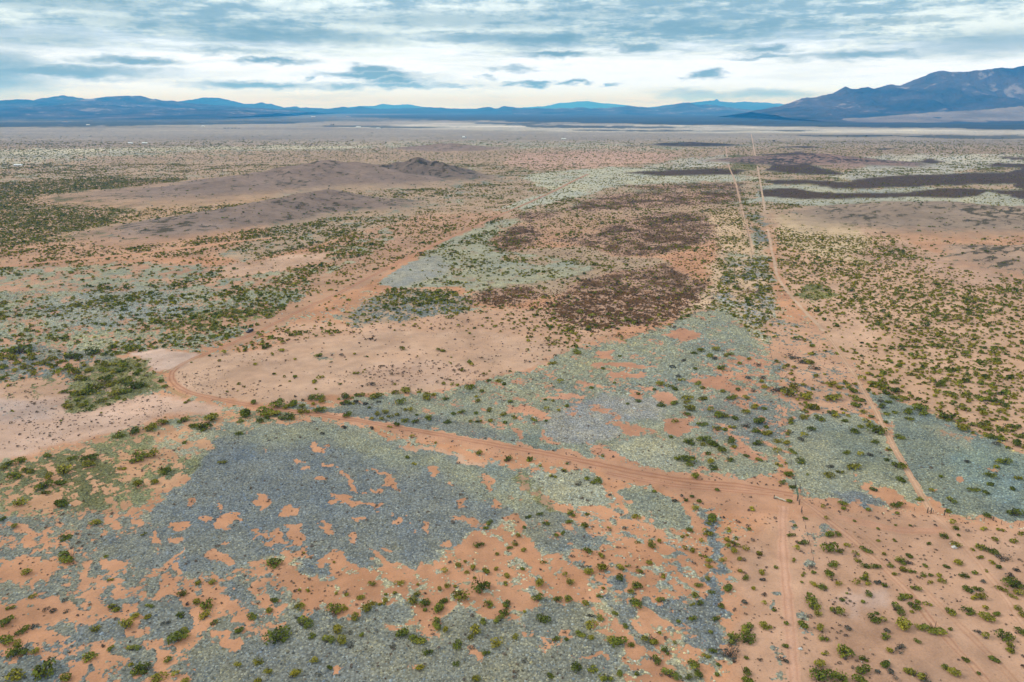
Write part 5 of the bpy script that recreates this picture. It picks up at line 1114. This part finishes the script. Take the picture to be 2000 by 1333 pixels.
keep = ALLS[:560]
rest = ALLS[560:]
XS = np.array([r[3] for r in keep]); YS = np.array([r[4] for r in keep])
_, _, vv = attrs(XS, YS, XS * 0)
cells = {}
for i, r in enumerate(keep):
    lm = min(range(len(LANDMARKS)), key=lambda q: (LANDMARKS[q][0][0] - r[1]) ** 2 + ((LANDMARKS[q][0][1] - r[2]) * 1.5) ** 2)
    size = "broad" if r[0] > 24 else "mid-sized" if r[0] > 16 else "small"
    gr = "in grey grass" if vv['cover'][i] > .6 else "on bare orange soil" if vv['cover'][i] < .3 else "on patchy ground"
    r += [lm, size, gr]
    cells.setdefault((r[6], size, lm), []).append(r)
LABEL = {}
for (k, size, lm), rows in cells.items():
    rows.sort(key=lambda r: r[1])
    for j, r in enumerate(rows):
        base = "%s %s shrub %s" % (size, TONE[k], r[9])
        if len(rows) == 1:
            LABEL[id(r)] = base + " near " + LANDMARKS[lm][1]
        else:
            LABEL[id(r)] = "%s %s shrub %s, %s from left near %s" % (size, TONE[k], r[9], ORD[min(j, 15)], LANDMARKS[lm][1])
            if len(LABEL[id(r)].split()) > 16:
                LABEL[id(r)] = "%s %s shrub, %s from left near %s" % (size, TONE[k], ORD[min(j, 15)], LANDMARKS[lm][1])
        if len(LABEL[id(r)].split()) > 16:
            LABEL[id(r)] = "%s %s shrub near %s" % (size, TONE[k], LANDMARKS[lm][1])
for i, r in enumerate(keep):
    wp, u, v, x, y, wid, k = r[:7]
    f, s = PROTO[k][int(rng.integers(6))]
    z = float(relief(np.array([x]), np.array([y]))[0])
    sx = wid * 1.12
    sc = (sx * rng.uniform(.86, 1.26), sx * rng.uniform(.78, 1.05), sx * rng.uniform(.66, .98))
    rz = rng.uniform(0, 6.283)
    if wp > 13:
        root = empty(NAME[k], (x, y, z - .02), rz)
        root.scale = sc
        link("foliage", f, None, root)
        link("stems", s, None, root)
    else:
        root = link(NAME[k], f)
        root.location = (x, y, z - .02); root.rotation_euler = (0, 0, rz); root.scale = sc
    tag(root, LABEL[id(r)], "shrub", "%s shrubs scattered over the near plain" % TONE[k])


# ---------------------------------------------------------------- cover nobody could count: scattered by geometry nodes
def scatter(name, pts, scale, rot, variants, mat, label, colors=None, zscale=1.0):
    me = bpy.data.meshes.new(name)
    me.vertices.add(len(pts))
    me.vertices.foreach_set("co", np.ascontiguousarray(pts, dtype=np.float32).ravel())
    set_attr(me, 'sc', scale); set_attr(me, 'rt', rot)
    iv = me.attributes.new('vi', 'INT', 'POINT')
    iv.data.foreach_set("value", rng.integers(0, len(variants), len(pts)).astype(np.int32))
    if colors is not None: set_attr(me, 'tcol', colors)
    me.materials.append(mat)
    o = link(name, me)
    src = bpy.data.collections.new(name + "_forms")
    for q, vm in enumerate(variants):
        if len(vm.materials) == 0: vm.materials.append(mat)
        so = bpy.data.objects.new(name + "_form", vm)
        src.objects.link(so)
    ng = bpy.data.node_groups.new(name, 'GeometryNodeTree')
    ng.interface.new_socket("Geometry", in_out='INPUT', socket_type='NodeSocketGeometry')
    ng.interface.new_socket("Geometry", in_out='OUTPUT', socket_type='NodeSocketGeometry')
    A = ng.nodes.new
    gi, go, ip, ci = A('NodeGroupInput'), A('NodeGroupOutput'), A('GeometryNodeInstanceOnPoints'), A('GeometryNodeCollectionInfo')
    ci.inputs['Collection'].default_value = src
    ci.inputs['Separate Children'].default_value = True
    ci.inputs['Reset Children'].default_value = True
    def na(nm, ty):
        nd = A('GeometryNodeInputNamedAttribute'); nd.data_type = ty; nd.inputs['Name'].default_value = nm
        return nd.outputs[0]
    cx = A('ShaderNodeCombineXYZ'); cs = A('ShaderNodeCombineXYZ'); mu = A('ShaderNodeMath'); mu.operation = 'MULTIPLY'
    mu.inputs[1].default_value = zscale
    Lk = ng.links.new
    Lk(na('rt', 'FLOAT'), cx.inputs[2])
    s_ = na('sc', 'FLOAT')
    Lk(s_, cs.inputs[0]); Lk(s_, cs.inputs[1]); Lk(s_, mu.inputs[0]); Lk(mu.outputs[0], cs.inputs[2])
    Lk(gi.outputs[0], ip.inputs['Points']); Lk(ci.outputs[0], ip.inputs['Instance'])
    ip.inputs['Pick Instance'].default_value = True
    Lk(na('vi', 'INT'), ip.inputs['Instance Index'])
    Lk(cx.outputs[0], ip.inputs['Rotation']); Lk(cs.outputs[0], ip.inputs['Scale'])
    Lk(ip.outputs[0], go.inputs[0])
    md = o.modifiers.new("scatter", 'NODES'); md.node_group = ng
    tag(o, label, name.replace('_', ' '), None, 'stuff')
    return o


def candidates(d0, d1, dens, half=1.12):
    n = int((d1 * d1 - d0 * d0) * half * dens)
    d = np.sqrt(rng.uniform(d0 * d0, d1 * d1, n))
    x = rng.uniform(-half, half, n) * d
    return x, d


def near_road(x, y, extra=0.0):
    bad = np.zeros(len(x), bool)
    for rx, ry, w in ROADS:
        lo = np.array((rx.min() - 6, ry.min() - 6)); hi = np.array((rx.max() + 6, ry.max() + 6))
        idx = np.nonzero((x > lo[0]) & (x < hi[0]) & (y > lo[1]) & (y < hi[1]))[0]
        if len(idx) == 0: continue
        # nearest road sample by its running coordinate
        step = max(1, len(rx) // 220)
        qx, qy, qw = rx[::step], ry[::step], w[::step]
        for c0 in range(0, len(idx), 20000):
            ii = idx[c0:c0 + 20000]
            a = np.stack([qx[:-1], qy[:-1]], -1); b = np.stack([qx[1:], qy[1:]], -1); e = b - a
            best = np.full(len(ii), 1e9)
            for s in range(len(a)):
                m = (np.abs(x[ii] - a[s, 0]) < 60 + abs(e[s, 0])) & (np.abs(y[ii] - a[s, 1]) < 60 + abs(e[s, 1]))
                if not m.any(): continue
                px, py = x[ii][m] - a[s, 0], y[ii][m] - a[s, 1]
                t = np.clip((px * e[s, 0] + py * e[s, 1]) / (e[s] @ e[s] + 1e-9), 0, 1)
                dd = np.hypot(px - e[s, 0] * t, py - e[s, 1] * t) - qw[s]
                best[m] = np.minimum(best[m], dd)
            bad[ii] |= best < extra
    return bad


def hill_z(x, y):
    z = relief(x, y)
    return z


def clump(x, y, sc, seed):
    return fbm(x / sc, y / sc, seed, 3, .6)


FORM = {}
for kind in 'goyb':
    rs = np.random.default_rng(100 + ord(kind))
    FORM[kind] = [foliage_mesh("scrub", rs, 26 if kind != 'b' else 20, .27 if kind != 'b' else .24, 1 + j % 3, flat=.66) for j in range(5)]

parts = {'g': [], 'y': [], 'b': [], 'o': []}
for (d0, d1, dens) in ((90, 460, .19), (460, 900, .19), (900, 1700, .12), (1700, 3600, .010)):
    x, y = candidates(d0, d1, dens)
    _, _, va = attrs(x, y, x * 0)
    cl = clump(x, y, 26.0, 301)
    cl2 = clump(x, y, 60.0, 311)
    even = np.clip((va['gd'] + va['yd'] - .05) / .04, 0, 1)
    cm = np.clip(.55 + (cl - .44) * 7.5, .25, 2.4) * np.clip(.8 + (cl2 - .47) * 4.5, .5, 1.7) * 1.25
    cm = cm + (np.clip(.8 + (cl - .48) * 1.6, .5, 1.3) - cm) * even
    r = rng.uniform(0, 1, len(x)) * dens
    far = np.clip(1.2 - y / 2700, .04, 1)
    g, yv, b = va['gd'] * cm * far * 1.4, va['yd'] * np.clip(cm * .8 + .2, 0, 1.6) * far * 1.75, va['bd'] * far
    kg = r < g
    ky = (~kg) & (r < g + yv)
    kb = (~kg) & (~ky) & (r < g + yv + b)
    for k, msk in (('g', kg), ('y', ky), ('b', kb)):
        parts[k].append(np.stack([x[msk], y[msk]], -1))
size = {'g': (2.35, .40, 1.0, 5.4), 'y': (1.95, .32, .8, 3.4), 'b': (1.3, .3, .6, 2.6)}
for k, nm, lab in (('g', "desert_scrub", "countless green bushes over the middle and far plain"), ('y', "yellow_scrub", "countless small yellow green bushes over the plain"), ('b', "dry_brush", "countless dry brown brush plants in dark patches")):
    p = np.concatenate(parts[k])
    ok = ~near_road(p[:, 0], p[:, 1], .4)
    p = p[ok]
    far = np.hypot(p[:, 0], p[:, 1])
    s = np.clip(size[k][0] * np.exp(rng.normal(0, size[k][1], len(p))), size[k][2], size[k][3]) * (1 + np.clip((far - 1500) / 2500, 0, .6))
    sel_o = None
    if k == 'g':
        mk = rng.uniform(0, 1, len(p)) < .58
        q, sq = p[mk], s[mk] * .88
        scatter("olive_scrub", np.concatenate([q, relief(q[:, 0], q[:, 1])[:, None]], 1), sq, rng.uniform(0, 6.28, len(q)), FORM['o'], LEAF['o'], "countless olive bushes over the middle and far plain", zscale=.85)
        p, s = p[~mk], s[~mk]
    scatter(nm, np.concatenate([p, relief(p[:, 0], p[:, 1])[:, None]], 1), s, rng.uniform(0, 6.28, len(p)), FORM[k], LEAF[k], lab, zscale=.85)

# listed shrubs past the limit: joined as cover
for k in 'goyd':
    q = [r for r in rest if r[6] == k]
    if not q: continue
    P2 = np.array([(r[3], r[4], float(relief(np.array([r[3]]), np.array([r[4]]))[0])) for r in q])
    rs = np.random.default_rng(900 + ord(k))
    forms = [foliage_mesh("scrub", rs, 60, .19, 1 + j % 2, flat=.7) for j in range(4)]
    scatter("small_%s_bushes" % {'g': 'green', 'o': 'olive', 'y': 'yellow', 'd': 'grey'}[k], P2, np.array([r[5] * 1.15 for r in q]), rng.uniform(0, 6.28, len(q)), forms, LEAF[k], "smallest %s bushes of the near plain" % TONE[k], zscale=.85)

# low sprigs and dead stubs dotted over the bare soil
x, y = candidates(95, 900, .13)
x2, y2 = candidates(125, 330, .22)
x, y = np.concatenate([x, x2]), np.concatenate([y, y2])
_, _, va = attrs(x, y, x * 0)
cl = clump(x, y, 18.0, 401)
keep_ = (rng.uniform(0, 1, len(x)) < np.clip((cl - .38) * 3.2, .03, 1) * np.where(va['cover'] < .3, .8, .3) * np.clip(1.3 - y / 900, .2, 1)) & ~near_road(x, y, -.3)
x, y = x[keep_], y[keep_]
rs = np.random.default_rng(77)
stub = [foliage_mesh("stub", rs, 9, .40, 1, flat=.6) for _ in range(4)]
half_ = rng.uniform(0, 1, len(x)) < .55
for msk, k, nm, lab in ((half_, 's', "dead_stubs", "tiny dead brown plants dotted over bare soil"), (~half_, 'o', "low_sprigs", "tiny olive sprigs dotted over bare soil")):
    q = np.stack([x[msk], y[msk], relief(x[msk], y[msk])], -1)
    scatter(nm, q, np.clip(.50 * np.exp(rng.normal(0, .45, len(q))), .22, 1.5), rng.uniform(0, 6.28, len(q)), stub, LEAF[k], lab, zscale=.8)


# grass tufts: the grey carpet of the foreground
def tuft_mesh(rs, n=7):
    V, F = [], []
    ring = 6
    V.append((0, 0, .34 * rs.uniform(.8, 1.2)))
    for k in range(ring):
        a = 2 * math.pi * k / ring + rs.uniform(-.3, .3)
        r = rs.uniform(.26, .42)
        V.append((r * .62 * math.cos(a), r * .62 * math.sin(a), .26 * rs.uniform(.7, 1.25)))
    for k in range(ring):
        a = 2 * math.pi * k / ring + rs.uniform(-.3, .3)
        r = rs.uniform(.38, .56)
        V.append((r * math.cos(a), r * math.sin(a), rs.uniform(-.02, .05)))
    for k in range(ring):
        k2 = (k + 1) % ring
        F.append((0, 1 + k, 1 + k2))
        F.append((1 + k, 7 + k, 1 + k2)); F.append((1 + k2, 7 + k, 7 + k2))
    return mesh_np("tuft", np.array(V), np.array(F), False)


TX, TY, TC, TS = [], [], [], []
for (d0, d1, dens, sc) in ((105, 300, 3.6, .55), (300, 490, 1.5, .86)):
    x, y = candidates(d0, d1, dens, 1.0)
    s_, c_, va = attrs(x, y, x * 0)
    ok = (va['cover'] > .46 + rng.normal(0, .12, len(x))) & ~near_road(x, y, -.2)
    x, y, c_ = x[ok], y[ok], c_[ok]
    TX.append(x); TY.append(y); TS.append(sc * np.exp(rng.normal(0, .24, len(x))))
    # straw, green and ash mixed in at random
    g = rng.normal(0, 1, (len(x), 1))
    TC.append(np.clip(c_ * 1.15 * (1 + .16 * rng.normal(0, 1, (len(x), 1))) * (1 + g * np.array([[.10, .05, -.06]])), .01, .8))
x, y = np.concatenate(TX), np.concatenate(TY)
rs = np.random.default_rng(12)
scatter("grass_tufts", np.stack([x, y, relief(x, y) - .02], -1), np.concatenate(TS), rng.uniform(0, 6.28, len(x)), [tuft_mesh(rs) for _ in range(6)], MAT_TUFT, "low grey green grass tufts covering the near ground", np.concatenate(TC), zscale=.9)


# sparse bushes on the hills
hp = []
for q in HILLS:
    n = min(len(q), int(260 * (1 + len(q) / 16000)))
    w = q[rng.choice(len(q), n, replace=False)]
    hp.append(w[w[:, 3] > .03])
hp = np.concatenate(hp)
scatter("hill_scrub", hp[:, :3], np.clip(2.1 * np.exp(rng.normal(0, .4, len(hp))), .9, 4.5), rng.uniform(0, 6.28, len(hp)), FORM['g'], LEAF['d'], "sparse dark bushes dotted over the low hills", zscale=.85)

# ---------------------------------------------------------------- fences, gate and what lies by them
M_POST = simple_mat("weathered_wood", (.105, .080, .062), .9, var=.35, scale=6)
M_WIRE = simple_mat("rusty_wire", (.10, .075, .06), .6, .4, .3, 4)
M_GATE = simple_mat("green_paint", (.055, .115, .060), .5, .2, .3, 5)
M_RUST = simple_mat("dark_steel", (.045, .04, .04), .6, .4, .3, 5)
M_CREAM = simple_mat("cream_wood", (.50, .44, .33), .85, var=.25, scale=2.0)
M_STONE = simple_mat("pale_stone", (.52, .50, .46), .9, var=.3, scale=2.5)


def fence(a, b, spacing, label, post_h=1.35, limit=400):
    A = np.array(a); B = np.array(b)
    L = float(np.hypot(*(B - A)))
    n = max(2, int(L / spacing))
    ang = math.atan2(B[1] - A[1], B[0] - A[0])
    root = empty("wire_fence", (A[0], A[1], float(relief(A[:1], A[1:])[0])), ang)
    tag(root, label, "fence", "wire fences meeting at the gate")
    pm = MB().tube([(0, 0, -.25), (0, 0, post_h * .5), (.015, 0, post_h)], [.075, .07, .06], 6).mesh("post")
    pm.materials.append(M_POST)
    z0 = root.location.z
    zs = []
    rs = random.Random(int(A[0] * 7 + B[1]))
    for i in range(n + 1):
        t = i / n
        p = A + (B - A) * t
        z = float(relief(p[:1], p[1:])[0]) - z0
        zs.append((t * L, z))
        o = link("post", pm, None, root)
        o.location = (t * L, rs.uniform(-.06, .06), z)
        o.rotation_euler = (rs.uniform(-.06, .06), rs.uniform(-.06, .06), 0)
        o.scale = (1, 1, rs.uniform(.9, 1.1))
    for h in (.42, .78, 1.14):
        MB().tube([(x, .07, z + h) for x, z in zs], .012, 4, False).build("wire", M_WIRE, root)
    return root


GP = [ground_point(1555, 957), ground_point(1559, 975)]
fence(ground_point(1554.5, 952), ground_point(1438, 335), 6.0, "long wire fence running north from the gate along the scrub")
fence(ground_point(1563, 960), ground_point(1819, 1003), 4.5, "wire fence running east from the gate below the fenced pasture")
fence(ground_point(1566, 1004), ground_point(1588, 1098), 4.0, "short wire fence running south from the gate")
fence(ground_point(1822, 1004), ground_point(2060, 1040), 4.5, "wire fence going on east beyond the trail crossing")


def make_gate():
    A, B = np.array(GP[0]), np.array(GP[1])
    L = float(np.hypot(*(B - A)))
    ang = math.atan2(B[1] - A[1], B[0] - A[0])
    root = empty("ranch_gate", (A[0], A[1], 0), ang)
    root.location.z = float(relief(A[:1], A[1:])[0])
    tag(root, "green metal ranch gate seen end on where the dirt road meets the fence", "gate")
    for z in (.25, .48, .74, 1.02, 1.32):
        MB().tube([(0, 0, z), (L, 0, z)], .045, 6).build("rail", M_GATE, root)
    for x in (0, L * .33, L * .66, L):
        MB().tube([(x, 0, .2), (x, 0, 1.36)], .05, 6).build("upright", M_GATE, root)
    MB().tube([(0, .05, .25), (L * .33, .05, 1.32)], .035, 6).build("brace", M_GATE, root)
    MB().tube([(L, .05, .25), (L * .66, .05, 1.32)], .035, 6).build("brace", M_GATE, root)
    MB().box((.0, 0, .45), (.10, .14, .08)).build("hinge", M_RUST, root)


make_gate()


def gate_post(u, v, h, r, label, brace=None):
    x, y = ground_point(u, v)
    z = float(relief(np.array([x]), np.array([y]))[0])
    root = empty("gate_post", (x, y, z))
    tag(root, label, "post", "heavy posts round the gate and corner")
    MB().tube([(0, 0, -.3), (0, 0, h * .6), (.03, .01, h)], [r, r * .95, r * .88], 8).build("shaft", M_POST, root)
    MB().tube([(.03, .01, h), (.03, .01, h + .05)], [r * .95, r * .6], 8).build("cap", M_RUST, root)
    for k, hh in enumerate((.5, 1.0)):
        MB().tube([(r * math.cos(t) * 1.06, r * math.sin(t) * 1.06, hh) for t in np.linspace(0, 6.283, 9)], .02, 4, False).build("wire_wrap", M_WIRE, root)
    if brace:
        bx, by = ground_point(*brace)
        MB().tube([(0, 0, h * .72), ((bx - x), (by - y), .1)], .06, 6).build("brace", M_POST, root)


gate_post(1553, 953, 2.1, .13, "tall dark post at the far end of the green gate")
gate_post(1562, 955, 1.9, .11, "post just right of the gate's far end")
gate_post(1557, 978, 1.7, .16, "thick dark post at the near end of the gate", (1561, 985))
gate_post(1561, 986, 1.9, .15, "leaning dark post just below the gate", (1558, 979))
gate_post(1565, 1001, 2.0, .14, "lone dark post farthest below the gate")
gate_post(1811, 1002, 1.9, .15, "left one of three corner posts by the trail crossing")
gate_post(1818, 1003, 1.9, .15, "middle one of three corner posts by the trail crossing", (1811, 1003))
gate_post(1844, 1007, 1.8, .17, "right one of three corner posts by the trail crossing")
gate_post(1511.5, 974, 1.3, .13, "short dark stump post at the cream log's left end")


def cream_log():
    x0, y0 = ground_point(1513, 973); x1, y1 = ground_point(1532, 979)
    L = math.hypot(x1 - x0, y1 - y0)
    root = empty("cream_log", (x0, y0, float(relief(np.array([x0]), np.array([y0]))[0])), math.atan2(y1 - y0, x1 - x0))
    tag(root, "pale cream log lying beside the dirt road left of the gate", "log")
    pts = [(L * t, .10 * math.sin(t * 5), .30 + .05 * math.sin(t * 9)) for t in np.linspace(0, 1, 9)]
    MB().tube(pts, [.36, .34, .30, .27, .30, .26, .22, .26, .30], 9).build("trunk", M_CREAM, root, True)
    MB().tube([pts[3], (pts[3][0] + .3, -.5, .55)], [.12, .06], 6).build("branch_stub", M_CREAM, root)
    MB().tube([pts[6], (pts[6][0] - .2, .45, .6)], [.11, .05], 6).build("branch_stub", M_CREAM, root)
    MB().tube([(L, .10 * math.sin(5), .30), (L + .55, -.25, .22)], [.28, .10], 7).build("root_flare", M_CREAM, root)


cream_log()


def stone(u, v, s, label):
    x, y = ground_point(u, v)
    rs = np.random.default_rng(int(u * 3 + v))
    V, F = [(0, 0, s * .55)], []
    for ring, (r, z) in enumerate(((.42, .45), (.62, .18), (.5, -.1))):
        for k in range(7):
            a = 2 * math.pi * k / 7 + .4 * ring
            q = r * rs.uniform(.75, 1.25) * s
            V.append((q * math.cos(a), q * .8 * math.sin(a), z * s * rs.uniform(.85, 1.15)))
    for k in range(7):
        k2 = (k + 1) % 7
        F.append((0, 1 + k, 1 + k2))
        for r in (0, 1):
            F.append((1 + r * 7 + k, 8 + r * 7 + k, 1 + r * 7 + k2)); F.append((1 + r * 7 + k2, 8 + r * 7 + k, 8 + r * 7 + k2))
    o = link("stone", mesh_np("stone", np.array(V), np.array(F)), M_STONE)
    o.location = (x, y, float(relief(np.array([x]), np.array([y]))[0]))
    tag(o, label, "stone", "pale stones on the plain")


stone(1863, 1071, 1.3, "largest pale stone at the end of the green strip near the corner posts")
stone(1866, 1067, .8, "smaller pale stone touching the large one near the corner posts")
stone(1857, 1063, .7, "pale stone just above the large one near the corner posts")
stone(135.5, 987, .75, "single white stone right of a dark shrub at the left side")
stone(50, 901, .7, "single pale stone among bushes under the left pale flat")
stone(1563, 1268, .8, "small pale stone beside the straight south two-track")
stone(551, 614, .9, "single white stone beside the far orange road")
stone(440, 790, .6, "small white stone on the verge of the road bend")


# ---------------------------------------------------------------- the parked car by the road
def make_car():
    x, y = ground_point(488, 649)
    hx, hy = ground_point(478, 653)
    root = empty("parked_car", (x, y, 0), math.atan2(hy - y, hx - x))
    root.location.z = float(relief(np.array([x]), np.array([y]))[0])
    tag(root, "dark plum coloured car parked beside the dirt road", "car")
    paint = simple_mat("car_paint", (.030, .020, .032), .28, .3, .1, 2)
    roofm = simple_mat("car_roof", (.20, .19, .21), .25, .3, .1, 2)
    glass = simple_mat("car_glass", (.012, .014, .018), .08, 0, .1, 2)
    rub = simple_mat("tyre_rubber", (.02, .02, .02), .9, 0, .2, 6)
    rim = simple_mat("rim_alloy", (.30, .30, .31), .4, .7, .1, 6)
    lampm = simple_mat("lamp_lens", (.6, .6, .55), .2, 0, .1, 6)
    red = simple_mat("tail_lens", (.25, .02, .02), .3, 0, .1, 6)
    def shell(prof, w, win=1.0):
        m = MB()
        n = len(prof)
        for s in (-1, 1):
            for (px, pz, k) in prof:
                m.v.append((px, s * w / 2 * k, pz))
        m.f.append(tuple(range(n - 1, -1, -1))); m.f.append(tuple(range(n, 2 * n)))
        for i in range(n):
            j = (i + 1) % n
            m.f.append((i, j, n + j, n + i))
        return m
    low = [(2.25, .42, .9), (2.30, .68, .92), (2.10, .88, .94), (1.05, 1.02, 1), (-2.15, 1.06, 1), (-2.32, .95, .96), (-2.34, .50, .94), (-2.2, .32, .95), (2.1, .32, .92)]
    shell(low, 1.86).build("body", paint, root)
    shell([(1.0, 1.03, .95), (.30, 1.58, .80), (-1.85, 1.60, .80), (-2.2, 1.07, .94)], 1.80).build("cabin", paint, root)
    shell([(.22, 1.60, .80), (-.2, 1.66, .74), (-1.5, 1.67, .74), (-1.82, 1.61, .80)], 1.74).build("roof", roofm, root)
    MB().face((1.01, -.78, 1.06), (1.01, .78, 1.06), (.345, .68, 1.56), (.345, -.68, 1.56)).build("windscreen", glass, root)
    MB().face((-2.20, .76, 1.12), (-2.20, -.76, 1.12), (-1.90, -.68, 1.55), (-1.90, .68, 1.55)).build("rear_window", glass, root)
    for s in (-1, 1):
        for (a0, a1, b0, b1) in ((.80, -.22, .24, -.24), (-.32, -1.30, -.34, -1.30), (-1.40, -2.02, -1.38, -1.78)):
            MB().face((a0, s * .872, 1.09), (a1, s * .872, 1.09), (b1, s * .745, 1.54), (b0, s * .745, 1.54)).build("side_window", glass, root)
        MB().box((2.20, s * .62, .74), (.12, .36, .16)).build("headlight", lampm, root)
        MB().box((-2.32, s * .74, .86), (.08, .18, .30)).build("tail_light", red, root)
        MB().box((.75, s * 1.0, 1.1), (.16, .18, .13)).build("mirror", paint, root)
        for wx in (1.42, -1.42):
            t = MB().tube([(wx, s * .70, .36), (wx, s * .95, .36)], .36, 14).build("tyre", rub, root)
            MB().tube([(wx, s * .90, .36), (wx, s * .962, .36)], [.22, .20], 10).build("rim", rim, t)
    MB().box((2.30, 0, .48), (.12, 1.6, .2)).build("front_bumper", rub, root)
    MB().box((-2.36, 0, .50), (.12, 1.6, .2)).build("rear_bumper", rub, root)


make_car()

# ---------------------------------------------------------------- far homesteads and trees
M_WALL = simple_mat("white_wall", (.66, .66, .64), .8, var=.08, scale=.2)
M_WALL2 = simple_mat("tan_wall", (.45, .38, .32), .8, var=.1, scale=.2)
M_ROOF = simple_mat("pale_metal_roof", (.74, .75, .75), .5, .1, .06, .2)
M_ROOF2 = simple_mat("brown_roof", (.22, .15, .12), .8, 0, .15, .2)
M_DARKW = simple_mat("window_glass", (.03, .035, .04), .2, 0, .1, 1)


def house(u, v, L, Wd, h, rz, label, wall=M_WALL, roof=M_ROOF):
    x, y = ground_point(u, v)
    root = empty("farm_house", (x, y, 0), rz)
    tag(root, label, "house", "homesteads far out on the plain")
    MB().box((0, 0, h / 2), (L, Wd, h)).build("wall", wall, root)
    m = MB()
    e, r = .5, h + Wd * .22
    a = [(-L / 2 - e, -Wd / 2 - e, h - .1), (L / 2 + e, -Wd / 2 - e, h - .1), (L / 2 + e, Wd / 2 + e, h - .1), (-L / 2 - e, Wd / 2 + e, h - .1), (-L / 2 - e, 0, r), (L / 2 + e, 0, r)]
    m.v += a
    m.f += [(0, 1, 5, 4), (2, 3, 4, 5), (0, 4, 3), (1, 2, 5), (3, 2, 1, 0)]
    m.build("roof", roof, root)
    MB().box((L * .1, -Wd / 2 - .03, 1.05), (1.1, .08, 2.1)).build("door", M_DARKW, root)
    for k in (-.33, -.12, .32):
        MB().box((L * k, -Wd / 2 - .03, 1.6), (1.5, .08, 1.1)).build("window", M_DARKW, root)


house(36, 325, 15, 7, 3.2, .1, "white long building at the left edge of the plain")
house(255, 281, 14, 9, 3.2, .05, "left one of two white buildings on the left plain")
house(283, 281, 17, 9, 3.2, .05, "right one of two white buildings on the left plain")
house(906, 270, 14, 9, 5.0, .2, "white house with dark trees behind the lone cone hill")
house(700, 249, 28, 12, 4, .0, "long white shed left of the twin trees' field")
house(739, 252, 24, 12, 4, .0, "long white shed right of the thin dark field")
house(397, 248, 18, 12, 4, .1, "small white house left of the row of trees", M_WALL)
house(172, 245, 24, 12, 4, .0, "low white building on the far dark belt at left", M_WALL)
house(128, 239, 44, 14, 5, .0, "faint tan building on the far dark belt at left", M_WALL2, M_ROOF2)
house(612, 229, 60, 20, 6, .0, "tan building at the far town's near edge", M_WALL2, M_ROOF)
house(680, 229, 60, 20, 6, .0, "low building right of the far town's tan one", M_WALL2, M_ROOF2)
house(1101, 273, 18, 8, 3.5, .1, "tiny white shed on the middle plain", M_WALL, M_ROOF)

LEAF_T = leaf_material("tree_leaves", (.018, .026, .012), (.035, .048, .020), (.060, .075, .028), scale=.5)
TREEF = []
for j in range(4):
    f = foliage_mesh("crown", np.random.default_rng(600 + j), 150, .15, 2 + j % 3, flat=.95)
    f.materials.append(LEAF_T)
    TREEF.append(f)


def tree(u, v, h, w, label, i):
    x, y = ground_point(u, v)
    root = empty("tree", (x, y, 0), i * 1.3)
    tag(root, label, "tree", "dark trees far out on the plain")
    MB().tube([(0, 0, -.2), (.1, 0, h * .25), (0, .1, h * .6)], [h * .035, h * .026, h * .012], 6).build("trunk", MAT_STEM, root)
    c = link("crown", TREEF[i % 4], None, root)
    c.location = (0, 0, h * .18)
    c.scale = (w, w, h * .86)


T = [(647, 246, 17, 12, "left one of a pair of tall dark trees on the far plain"), (651, 246, 19, 13, "right one of a pair of tall dark trees on the far plain"), (635, 247, 8, 12, "low round tree left of the tall dark pair"),
     (440, 252, 12, 18, "leftmost tree of a dark row on the far left plain"), (446, 252, 9, 16, "second tree of a dark row on the far left plain"), (453, 252, 8, 16, "third tree of a dark row on the far left plain"), (460, 252, 9, 15, "fourth tree of a dark row on the far left plain"), (468, 252, 9, 15, "last tree of a dark row on the far left plain"),
     (909, 270, 10, 8, "dark tree beside the white house behind the cone hill"), (902, 269, 7, 7, "smaller dark tree left of the white house behind the cone hill"),
     (1511, 278, 11, 10, "lone dark tree right of the far straight trail"), (1655, 268, 10, 14, "left one of two dark trees on the far right plain"), (1692, 268, 10, 15, "right one of two dark trees on the far right plain"),
     (608, 285, 6, 8, "small tree left of two on the left plain"), (618, 285, 6, 8, "small tree right of two on the left plain"), (1740, 267, 9, 14, "dark tree far right on the plain under the big mountain"), (727, 261, 6, 10, "low dark tree on the plain below the thin dark field")]
for i, t in enumerate(T): tree(*t, i)

# ---------------------------------------------------------------- the air between here and the mountains
hz = MB()
hz.box((0, 0, 740.0 / 2 - 2.2), (103000, 103000, 740.0))
HZ = bpy.data.materials.new("haze")
HZ.use_nodes = True
N = NT(HZ.node_tree)
pv = N.n('ShaderNodeVolumePrincipled')
pv.inputs['Color'].default_value = (*(0.06, 0.4, 1.0), 1)
pv.inputs['Absorption Color'].default_value = (*(1.0, 1.0, 1.0), 1)
pv.inputs['Density'].default_value = 6.2e-05
pv.inputs['Anisotropy'].default_value = 0.0
o = N.n('ShaderNodeOutputMaterial')
N.t.links.new(pv.outputs[0], o.inputs['Volume'])
haze = hz.build("haze", HZ)
tag(haze, "pale blue air that fades the far plain and mountains", "haze", None, 'stuff')
